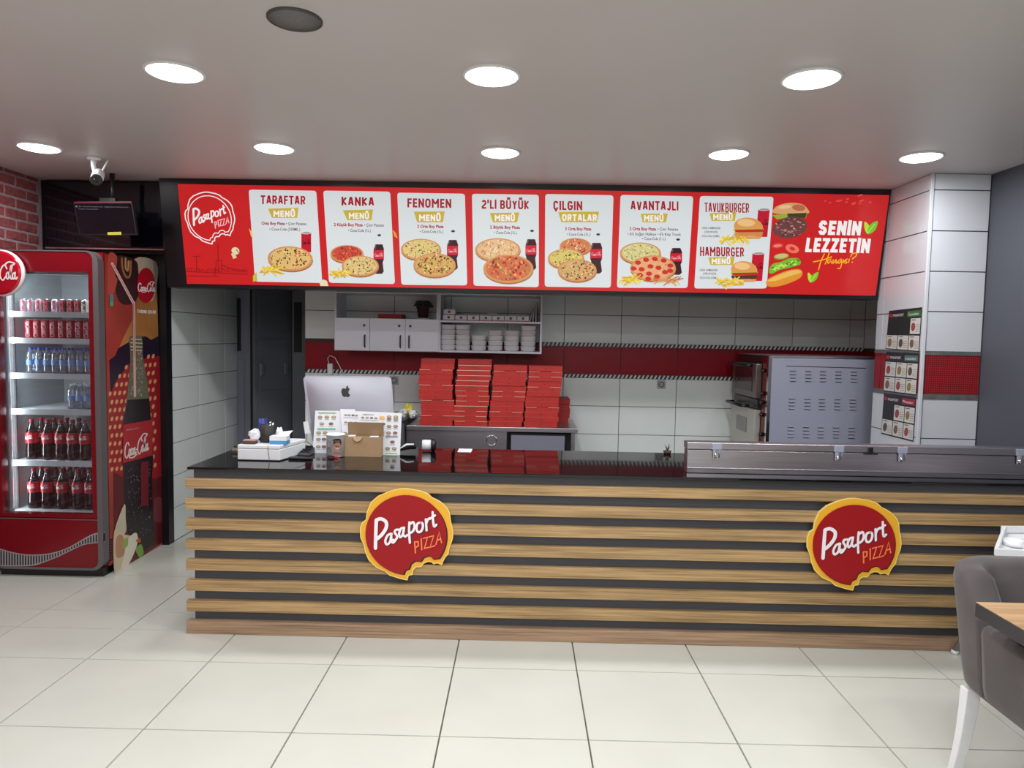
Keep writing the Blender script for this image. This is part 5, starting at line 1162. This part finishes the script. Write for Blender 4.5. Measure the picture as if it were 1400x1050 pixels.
# steel bench
be = thing('steel_workbench', 'stainless steel workbench under the pizza box stacks', 'workbench', (-.25, 5.9, 0))
BX0, BX1, BY0, BZ = -.9, .463, 5.6, .9
MB().box(BX0, BX1, BY0, 6.245, BZ - .035, BZ, M_STEEL).build('top', be, bevel=.003)
MB().box(BX0, -.1, BY0 + .02, BY0 + .03, .62, BZ - .036, M_STEEL).box(BX0, BX0 + .02, BY0 + .03, 6.24, .1, BZ - .036, M_STEEL).build('front_panel', be)
MB().lathe([(.045, 0), (.045, -.008), (.034, -.008), (.034, 0)], (-.22, BY0 + .02, .79), M_CHROME, 24, (0, 1, 0), cap=False).build('ring_handle', be)
MB().box(-.1, -.085, BY0 + .005, BY0 + .03, .1, BZ - .036, M_CHROME).build('divider', be)
dd = MB().box(-.07, .36, BY0 - .002, BY0 + .02, .3, .842, M_DOORG).build('cooler_door', be); MB().box(-.075, .365, BY0 - .006, BY0 + .02, .842, .856, M_CHROME).box(-.075, -.065, BY0 - .006, BY0 + .02, .3, .842, M_CHROME).box(.36, .37, BY0 - .006, BY0 + .02, .3, .842, M_CHROME).build('door_frame', dd)
MB().box(-.085, .43, BY0 + .06, BY0 + .07, .1, BZ - .036, M_DARK).build('cavity_back', be)
for (x, y) in ((BX0 + .02, BY0 + .05), (BX1 - .05, BY0 + .03), (BX0 + .02, 6.2), (BX1 - .05, 6.2)): B(x, x + .03, y, y + .03, 0, BZ - .036, M_STEEL).build('leg', be)
# pizza boxes
def pbox(loc, m, var):
    t = thing('pizza_box', '', 'pizza box', loc, 'red pizza boxes'); x, y, z = loc; h = .0405; w_ = .133
    MB().box(x - w_, x + w_, y, y + .27, z, z + h - .007, m).build('tray', t)
    ld_ = MB().hexa([(x - w_ - .002, y - .003, z + h - .0065), (x + w_ + .002, y - .003, z + h - .0065), (x + w_ + .002, y + .272, z + h - .0065), (x - w_ - .002, y + .272, z + h - .0065)], [(x - w_, y, z + h - .0005), (x + w_, y, z + h - .0005), (x + w_, y + .27, z + h - .0005), (x - w_, y + .27, z + h - .0005)], m).build('lid', t)
    if var == 1: MB().box(x - w_, x + w_, y - .0045, y - .001, z + h - .009, z + h - .004, M_BOXE).build('bare_edge', t)
    if var == 2:
        for xa, xb in ((x - w_, x - w_ * .35), (x + w_ * .35, x + w_)): MB().box(xa, xb, y - .0045, y - .001, z + h - .0085, z + h - .005, M_BOXE).build('bare_edge', t)
    Pq = Print(lambda u, v: Vector((x + u, y, z + .018 - v)), Vector((0, -1, 0)), .0008, .0003)
    if var == 1:
        Pq.text('PIZZA', (-.035, .008), (.035, .008), .014, flat((110, 60, 40)), .02); Pq.done('printed_word', t)
    else:
        for s_ in (-.065, .065) if var == 2 else (0,): Pq.poly([(s_ - .004, -.002), (s_ + .004, -.002), (s_ + .003, .004), (s_ - .003, .004)], M_DARK)
        Pq.done('slot', t)
    return t
PB = {}
def stack(name, xpx, Y, n, drift, vars_, dull, zb=BZ + .0005):
    r = random.Random(name)
    for k in range(n):
        px = xpx + drift(k / max(1, n - 1)); x = onY(px, 535, Y).x + r.uniform(-.007, .007)
        v = vars_[k % len(vars_)]; m = M_BOXR2 if dull(k) else M_BOXR; key = (v, m.name); loc = Vector((x, Y + r.uniform(-.006, .004), zb + k * .0408))
        if key not in PB: t = PB[key] = pbox(loc, m, v)
        else: t = copy_tree(PB[key]); t.location = loc
        t['label'] = 'red pizza box, %s from the bottom in the %s stack' % (ORD[k], name); t['group'] = 'red pizza boxes in the %s stack' % name
stack('leftmost', 596.5, 5.66, 13, lambda t: 0 + 1.5 * math.sin(t * 7), [0, 2, 0, 0, 2, 0], lambda k: k == 12)
stack('second', 643.5, 5.66, 13, lambda t: 4.5 * t, [2, 2, 2, 1, 2, 2, 2, 1, 1, 1, 1, 1, 0], lambda k: k == 12)
stack('third', 692.5, 5.66, 12, lambda t: 0 + 5 * t, [0, 0, 2, 0, 0, 2, 2, 0], lambda k: k > 20)
stack('fourth', 741.5, 5.66, 12, lambda t: 4.5 * t - 1, [0, 0, 0, 2, 0, 0, 0, 2, 0, 2, 2, 0], lambda k: k > 20)
stack('short rear', 757, 5.95, 5, lambda t: 1.5 * t, [0, 0, 0, 0, 0], lambda k: True)
# clutter left of the bench
dkc = thing('grey_cupboard', 'dark grey low cupboard left of the steel workbench', 'cupboard', (-1.2, 5.8, 0)); B(-1.45, -.91, 5.55, 6.2, .0, .93, mat('dark_grey_cupboard', (74, 78, 82), .5)).build('carcass', dkc); B(-1.46, -.905, 5.54, 6.21, .9305, .945, M_STEELD).build('top', dkc)
for k, (px, c_, lab) in enumerate(((550, (200, 204, 206), 'white crumpled bag beside the pizza boxes, leftmost'), (557, (210, 190, 60), 'yellow packet beside the pizza boxes'), (564, (214, 218, 220), 'white crumpled bag touching the leftmost pizza boxes'))):
    c = onY(px, 570, 5.7); crumple('plastic_bag', lab, 'bag', (c.x, 5.7 + .06 * (k == 1), .9455 ), .04, .03, (.04, .06, .035)[k], mat('bag_%d' % k, c_, .4), 40 + k)
# sockets
for (px, py, lab) in ((539, 520, 'white wall socket right of the computer'), (904, 525.5, 'white wall socket below the lower bright strip')):
    p_ = onY(px, py, 6.27); o = thing('wall_socket', lab, 'socket', p_); MB().box(p_.x - .038, p_.x + .038, 6.262, 6.2698, p_.z - .038, p_.z + .038, mat('socket_plate', (170, 172, 176), .4)).build('plate', o, bevel=.003)
    MB().lathe([(.026, 0), (.026, -.004), (.021, -.004), (.019, .0)], (p_.x, 6.2615, p_.z), M_STEELD, 20, (0, 1, 0), cap=False).cyl((p_.x - .008, 6.2615, p_.z), (p_.x - .008, 6.26, p_.z), .003, M_DARK, 8).cyl((p_.x + .008, 6.2615, p_.z), (p_.x + .008, 6.26, p_.z), .003, M_DARK, 8).build('socket_well', o)
p_ = onY(450, 505, 6.2); o = thing('white_charger', 'white plug charger with a looping cable above the computer', 'charger', p_)
MB().box(p_.x - .022, p_.x + .022, 6.22, 6.2645, p_.z - .05, p_.z + .05, M_WHITE).build('plug', o, bevel=.004)
pts = [onY(*q, 6.24) for q in ((450, 498), (448, 490), (451, 486), (458, 489), (464, 500), (470, 512), (472, 525))]
MB().tube([Vector(p_) for p_ in pts], .004, M_WHITE, 6).build('cable', o)
# oven
OX, OY0, OY1, OZ0_, OZ1_ = 1.885, 5.4, 6.2, .62, 1.505
ov = thing('double_deck_oven', 'grey double deck pizza oven with louvred side behind the steel chest', 'oven', (2.3, 5.8, 0))
MB().box(OX + .015, 2.75, OY0, OY1, OZ0_, OZ1_ - .01, M_GREYMET).build('casing', ov, bevel=.004)
MB().box(OX + .005, 2.76, OY0 - .004, OY1, OZ1_ - .0095, OZ1_ + .006, M_STEEL).build('top_plate', ov)
MB().box(OX - .01, OX + .014, OY0 - .002, OY0 + .03, OZ0_, OZ1_, M_CHROME).build('corner_post', ov)
MB().box(OX, OX + .014, OY0 + .03, OY1, OZ0_, OZ1_, M_STEELD).build('front_frame', ov)
MB().box(OX - .004, OX - .0005, OY0 + .035, OY0 + .14, OZ0_ + .02, OZ1_ - .02, M_RED).build('control_strip', ov)
for (py) in (506, 537, 549, 566, 593):
    z_ = onX(1041, py, OX).z; MB().lathe([(.016, 0), (.014, -.03)], (OX - .0045, OY0 + .085, z_), M_BLACK, 14, (1, 0, 0)).build('knob', ov)
MB().prism([(OX - .002 + .0, OY0 - .005, 0)] * 0 + [onY(1075, 500, OY0 - .001), onY(1184, 503, OY0 - .001), onY(1184, 504, OY0 - .001), onY(1075, 501, OY0 - .001)], (0, .001, 0), M_STEELD).build('panel_crease', ov)
M_SLIT = M_GREYMET
l0 = None
for gi, gy in enumerate((506.5, 544.5, 583)):
    for px in (1084, 1105, 1125, 1146, 1167):
        for k in range(4):
            p_ = onY(px - gi * 1.6, gy + k * 4.6 + (px - 1084) * .013, OY0)
            if l0 is None:
                mb = MB(); w_, h = .024, .010
                mb.hexa([p_ + Vector((-w_, 0, -h * .5)), p_ + Vector((w_, 0, -h * .5)), p_ + Vector((w_, 0, h * .5)), p_ + Vector((-w_, 0, h * .5))], [p_ + Vector((-w_ * .9, -.008, -h * .4)), p_ + Vector((w_ * .9, -.008, -h * .4)), p_ + Vector((w_, -.001, h * .45)), p_ + Vector((-w_, -.001, h * .45))], mat('louvre_metal', (150, 154, 168), .4, .25))
                mb.box(p_.x - w_ * .9, p_.x + w_ * .9, OY0 - .003, OY0 - .0005, p_.z - h * .5 - .0035, p_.z - h * .5 - .0005, M_DARK)
                l0 = mb.build('louvre', ov); L0 = p_.copy()
            else: o = bpy.data.objects.new('louvre', l0.data); COL.objects.link(o); o.parent = ov; o.location = p_ - L0
M_ODOOR = mat('oven_door', (120, 108, 104), .3, .6); M_OGL = mat('oven_glass', (60, 34, 34), .1)
d1 = MB().box(OX - .05, OX - .001, OY0 + .16, OY1 - .03, 1.17, 1.44, M_ODOOR).build('door', ov, bevel=.006)
B(OX - .054, OX - .051, OY0 + .24, OY1 - .12, 1.22, 1.40, M_OGL).build('glass_pane', d1); MB().tube([(OX - .05, OY0 + .25, 1.425), (OX - .1, OY0 + .25, 1.425), (OX - .1, OY1 - .1, 1.425), (OX - .05, OY1 - .1, 1.425)], .012, M_BLACK, 8).build('handle', d1)
M_ODL = mat('oven_door_light', (186, 184, 176), .35, .3)
d2 = MB().box(OX - .05, OX - .001, OY0 + .16, OY1 - .03, .76, 1.08, M_ODL).build('door', ov, bevel=.006)
B(OX - .054, OX - .051, OY0 + .34, OY1 - .2, .88, 1.0, mat('oven_glass_pale', (120, 118, 116), .1)).build('glass_pane', d2); MB().tube([(OX - .05, OY0 + .3, 1.1), (OX - .11, OY0 + .3, 1.1), (OX - .11, OY1 - .1, 1.1), (OX - .05, OY1 - .1, 1.1)], .012, M_BLACK, 8).build('handle', d2)
B(OX - .03, OX - .001, OY0 + .16, OY1 - .03, 1.09, 1.16, M_STEELD).build('middle_rail', ov)
for (x, y) in ((1.93, 5.45), (2.68, 5.45), (1.93, 6.12), (2.68, 6.12)): B(x, x + .04, y, y + .04, 0, OZ0_, M_STEELD).build('leg', ov)
# small plant on a stool behind the counter end
p_ = onY(912, 612, 4.44); o = thing('small_succulent', 'tiny dark spiky plant at the back edge of the counter', 'plant', (p_.x, 4.43, T))
MB().lathe([(.02, 0), (.026, .02), (.022, .02)], (p_.x, 4.43, T), M_POT, 12).build('pot', o)
for k in range(6):
    a = k * 1.05; b = Vector((p_.x, 4.43, T + .018)); e_ = b + Vector((.02 * math.cos(a), .015 * math.sin(a), .035 + .012 * (k % 2))); s_ = Vector((.003, 0, 0)); MB().hexa([b - s_, b + s_, e_ + s_ * .2], [q + Vector((0, .003, 0)) for q in (b - s_, b + s_, e_ + s_ * .2)], M_GREEN).build('leaf', o)

# ---------------------------------------------------------------- passage doors
d = thing('door_1', None, None, (-2.58, 6.58, 0)); d['kind'] = 'structure'
p0, p1 = -2.64, -2.515
B(p0, p1, 6.58, 6.615, 0, 2.3, M_DOORG).build('leaf', d, bevel=.003); B(p0 + .005, -2.6, 6.576, 6.581, 1.44, 1.93, M_DARK).build('glass_pane', d); MB().box(p0 + .005, -2.57, 6.574, 6.581, .1, 1.36, M_DOORG).build('raised_panel', d, bevel=.003)
d = bpy.data.objects.new('door_2', None); COL.objects.link(d); d.location = (-2.3, 6.5, 0); d['kind'] = 'structure'
for k, px in enumerate((353, 359)):
    x = onY(px, 450, 6.5).x; B(x - .016, x + .016, 6.48, 6.6, 0, 2.3, M_DOORG).build('jamb', d, bevel=.004)
A_, B_ = Vector((-2.335, 6.22, 0)), Vector((-2.125, 6.56, 0)); dv = (B_ - A_).normalized(); nv = Vector((dv.y, -dv.x, 0))
def leafbox(a, b, z0, z1, o0, o1, m): 
    P0 = A_ + dv * a; P1 = A_ + dv * b
    return MB().hexa([P0 + nv * o0 + Vector((0, 0, z0)), P1 + nv * o0 + Vector((0, 0, z0)), P1 + nv * o1 + Vector((0, 0, z0)), P0 + nv * o1 + Vector((0, 0, z0))][::-1], [P0 + nv * o0 + Vector((0, 0, z1)), P1 + nv * o0 + Vector((0, 0, z1)), P1 + nv * o1 + Vector((0, 0, z1)), P0 + nv * o1 + Vector((0, 0, z1))][::-1], m)
lf = leafbox(0, .4, .01, 2.3, -.03, 0, M_DOORD).build('leaf', d)
for (z0_, z1_) in ((.1, .62), (.7, 1.02), (1.1, 1.56), (1.62, 1.95)): leafbox(.04, .36, z0_, z1_, .0005, .008, M_DOORD).build('raised_panel', lf, bevel=.003)
for a in (.035, .3): leafbox(a, a + .045, 1.23, 1.35, .0085, .03, M_TRIMG).build('handle', lf, bevel=.01)
l2 = B(-2.12, -1.965, 6.57, 6.6, .01, 2.3, M_DOORD).build('leaf', d); B(-2.1, -2.03, 6.562, 6.569, 1.44, 1.9, M_DARK).build('glass_pane', l2)
B(-1.955, -1.915, 6.55, 6.61, 0, 2.3, M_DOORG).build('jamb', d, bevel=.003)

# ---------------------------------------------------------------- posters on the column side
Q = Print(lambda x, y: onX(x, y, 2.519), Vector((-1, 0, 0)), .0008, .0003)
def bil(q, u, v):
    a = Vector(q[0]).lerp(Vector(q[1]), u); b = Vector(q[3]).lerp(Vector(q[2]), u); return tuple(a.lerp(b, v))
def poster(lab, q, hc, cells, word):
    cpt = onX(sum(p_[0] for p_ in q) / 4, sum(p_[1] for p_ in q) / 4, 2.519); t = thing('menu_poster', lab, 'poster', (2.519, cpt.y, cpt.z), 'menu posters on the tiled column')
    MB().prism([onX(*p_, 2.5195) for p_ in q], (-.002, 0, 0), flat((40, 40, 44))).build('poster_board', t)
    global Q
    Q = Print(lambda x, y: onX(x, y, 2.5175), Vector((-1, 0, 0)), .0006, .0003)
    R_ = lambda u0, v0, u1, v1, m: Q.poly([bil(q, u0, v0), bil(q, u1, v0), bil(q, u1, v1), bil(q, u0, v1)], m, True)
    R_(.56, .06, .97, .2, flat(hc)); Q.k += 1
    a, b = bil(q, .6, .165), bil(q, .92, .165); Q.text(word, a, b, 3.6, flat((230, 230, 230)), 0.0)
    a, b = bil(q, .14, .165), bil(q, .46, .165); Q.text('PASAPORT', a, b, 3.6, flat((200, 200, 200)), .02); Q.ell(*bil(q, .07, .13), 2.4, 2.8, flat((170, 40, 44)))
    Q.done('header_print', t)
    for (u0, v0, u1, v1) in cells:
        R_(u0, v0, u1, v1, flat((206, 204, 200)))
    Q.k += 1
    for i, (u0, v0, u1, v1) in enumerate(cells):
        x, y = bil(q, u0 + (u1 - u0) * .3, v0 + (v1 - v0) * .5)
        c = [(150, 70, 66), (140, 120, 70), (90, 80, 66), (120, 96, 72)][i % 4]
        Q.ell(x, y + 1, 2.8, 6.0, flat(c), .1, 12, True)
        for k in range(4): R_(u0 + (u1 - u0) * .55, v0 + (v1 - v0) * (.4 + .14 * k), u0 + (u1 - u0) * .93, v0 + (v1 - v0) * (.43 + .14 * k), flat((120, 118, 116)))
        R_(u0 + (u1 - u0) * .1, v0 + (v1 - v0) * .07, u0 + (u1 - u0) * .5, v0 + (v1 - v0) * .12, flat((60, 60, 60)))
    Q.done('menu_print', t)
g3 = lambda v0, v1: [(0.01 + i * .33, v0, .32 + i * .33, v1) for i in range(3)]
poster('uppermost menu poster on the column side, with a green heading', [(1216, 425), (1261, 420), (1257, 481), (1211, 477)], (60, 110, 60), [(.68, .24, .98, .6)] + g3(.64, .98), 'İçecekler')
poster('middle menu poster on the column side, with a grey green heading', [(1212, 481), (1257, 483), (1253, 541), (1208, 535)], (80, 110, 106), g3(.25, .6) + g3(.63, .97), 'Lezzetler')
poster('lowest menu poster on the column side, with a red heading', [(1209, 537), (1253, 543), (1249, 604), (1205, 593)], (150, 40, 50), [(.35, .25, .66, .6), (.68, .25, .98, .6)] + g3(.63, .97), 'Pizzalar')

# ================================================================= FRONT RIGHT: table, chair, high chair
tb = thing('dining_table', 'oak topped table with dark edge at the bottom right corner', 'table', (1.95, 1.95, 0))
TX0, TX1, TY0, TY1 = 1.543, 2.35, 1.6, 2.357
B(TX0, TX1, TY0, TY1, .702, .7495, mat('dark_table_edge', (54, 54, 56), .5)).build('top_core', tb, bevel=.002); B(TX0 + .001, TX1 - .001, TY0 + .001, TY1 - .001, .7496, .7515, M_WOOD3).build('oak_surface', tb)
B(1.9, 1.98, 1.94, 2.02, .02, .7015, M_BLACK).build('pedestal', tb); B(1.74, 2.14, 1.78, 2.18, 0, .02, M_BLACK).build('foot_plate', tb, bevel=.004)
ch = thing('tub_chair', 'grey velvet tub chair with white legs at the oak table', 'chair', (1.97, 2.43, 0))
# shell: sweep of a U in plan, walls leaning outward
def ushape(t):   # t 0..1 from front-left round the back to front-right
    W2, L1, r_ = .27, .50, .15; segs = L1 - r_, PI / 2 * r_, 2 * (W2 - r_), PI / 2 * r_, L1 - r_; tot = sum(segs); d_ = t * tot
    cx__, yb = 1.935, 2.66
    if d_ < segs[0]: return Vector((cx__ - W2, yb - L1 + d_, 0)), Vector((-1, 0, 0))
    d_ -= segs[0]
    if d_ < segs[1]:
        a = PI - d_ / r_; return Vector((cx__ - W2 + r_ + r_ * math.cos(a), yb - r_ + r_ * math.sin(a), 0)), Vector((math.cos(a), math.sin(a), 0))
    d_ -= segs[1]
    if d_ < segs[2]: return Vector((cx__ - W2 + r_ + d_, yb, 0)), Vector((0, 1, 0))
    d_ -= segs[2]
    if d_ < segs[3]:
        a = PI / 2 - d_ / r_; return Vector((cx__ + W2 - r_ + r_ * math.cos(a), yb - r_ + r_ * math.sin(a), 0)), Vector((math.cos(a), math.sin(a), 0))
    d_ -= segs[3]; return Vector((cx__ + W2, yb - r_ - d_, 0)), Vector((1, 0, 0))
def shell(t0, t1, N, topf, name, zlow, th_, lean):
    mb = MB(); i0 = mb.mi(M_VELVET); prof_n = 0
    for k in range(N + 1):
        t = t0 + (t1 - t0) * k / N; p_, n_ = ushape(t); zt = topf(t); zl = zlow(t); pts = []
        H = zt - zl
        prof = [(-th_, 0.0), (-.02, -.004), (0.012, .03 / H), (.02, .25), (.026, .6), (.03, .88), (.022, .965), (0.0, 1.0), (-th_ + .015, 1.0), (-th_ - .004, .955), (-th_ - .002, .8), (-th_, .4)]
        prof_n = len(prof)
        for (o_, f) in prof: mb.v.append(p_ + n_ * (o_ + lean(t) * f) + Vector((0, 0, zl + H * f)))
    for k in range(N):
        for j in range(prof_n): mb.f.append((k * prof_n + j, k * prof_n + (j + 1) % prof_n, (k + 1) * prof_n + (j + 1) % prof_n, (k + 1) * prof_n + j)); mb.m.append(i0); mb.sm.append(True)
    mb.f.append(tuple(reversed(range(prof_n)))); mb.f.append(tuple(N * prof_n + j for j in range(prof_n))); mb.m += [i0, i0]; mb.sm += [True, True]
    return mb.build(name, ch)
sm_ = lambda x: max(0, min(1, x)) ** 2 * (3 - 2 * max(0, min(1, x)))
low = lambda t: .345 - .0 * abs(t - .5)
shell(0, .2, 14, lambda t: .64, 'armrest', low, .07, lambda t: .012)
shell(.8, 1, 14, lambda t: .64, 'armrest', low, .07, lambda t: .012)
shell(.202, .798, 34, lambda t: .80 - .13 * sm_((abs(t - .5) - .22) / .078), 'backrest', low, .075, lambda t: .05 * sm_((.5 - abs(t - .5) - .22) / .2) + .02)
MB().box(1.72, 2.15, 2.14, 2.58, .35, .465, M_VELVET).build('seat', ch, bevel=.03, seg=3)
for (x, y, dx, dy) in ((1.685, 2.57, -.012, .03), (2.19, 2.57, .012, .03), (1.7, 2.21, -.01, -.02), (2.18, 2.21, .01, -.02)):
    pts = [Vector((x + dx * f, y + dy * (1.6 * f * f), .35 * (1 - f))) for f in (0, .25, .5, .75, 1)]
    mb = MB(); i0 = mb.mi(M_WHITE)
    for k, p_ in enumerate(pts):
        s_ = .027 - .002 * k
        for (a, b) in ((-1, -1), (1, -1), (1, 1), (-1, 1)): mb.v.append(p_ + Vector((a * s_, b * s_ * .8, 0)))
    for k in range(4):
        for j in range(4): mb.f.append((k * 4 + j, (k + 1) * 4 + j, (k + 1) * 4 + (j + 1) % 4, k * 4 + (j + 1) % 4)); mb.m.append(i0); mb.sm.append(False)
    mb.f += [(0, 1, 2, 3), (19, 18, 17, 16)]; mb.m += [i0, i0]; mb.sm += [False, False]; mb.build('leg', ch, bevel=.004)
# child's high chair
hc = thing('high_chair', 'white high chair with grey tube legs between the tub chair and the counter', 'high chair', (2.58, 3.33, 0))
M_TUBE = mat('grey_tube', (130, 130, 130), .4)
BL, FL = onY(1368, 718.5, 3.5), onY(1361, 750, 3.2); BR, FR = BL + Vector((.42, .03, 0)), FL + Vector((.52, -.06, 0)); Z1 = Vector((0, 0, 1))
MB().hexa([q - Z1 * .045 for q in (FL, FR, BR, BL)], [q - Z1 * .035 for q in (FL, FR, BR, BL)], M_WHITE).build('tray', hc, bevel=.003)
def rimseg(a, b, w_):
    MB().hexa([a - Z1 * .0345, b - Z1 * .0345, b + w_ - Z1 * .0345, a + w_ - Z1 * .0345], [a, b, b + w_, a + w_], M_WHITE).build('tray_rim', hc, bevel=.003)
rimseg(FL, FR, Vector((.004, .014, 0))); rimseg(FL + Vector((.004, .0145, 0)), BL - Vector((0, .015, 0)), Vector((.02, 0, 0))); rimseg(BL - Vector((0, .0145, 0)), BR - Vector((0, .0145, 0)), Vector((0, .0145, 0)))
cc_ = FL * .55 + BL * .45 + Vector((.075, 0, -.034))
MB().lathe([(.045, 0), (.045, .026), (.04, .026), (.04, .002)], cc_, M_WHITE, 24).build('cup_holder', hc)
MB().box(2.36, 2.8, 3.1, 3.14, .52, .86, M_WHITE).box(2.36, 2.8, 3.14, 3.42, .5, .53, M_WHITE).box(2.36, 2.385, 3.14, 3.4, .53, .69, M_WHITE).box(2.775, 2.8, 3.14, 3.4, .53, .69, M_WHITE).build('seat', hc, bevel=.01, seg=3)
for (fx, fy, tx_, ty_) in ((2.297, 3.652, 2.40, 3.42), (2.86, 3.62, 2.74, 3.42), (2.315, 2.98, 2.42, 3.14), (2.86, 2.98, 2.74, 3.14)):
    l_ = MB().cyl((fx, fy, .02), (tx_, ty_, .51), .014, M_TUBE, 14, .019).build('leg', hc); MB().cyl((fx, fy, .002), (fx + .003, fy - .003, .022), .017, M_WHITE, 14).build('foot_cap', l_)

for o in bpy.data.objects:
    if o.type == 'EMPTY' and 'label' in o and not o['label']: del o['label']
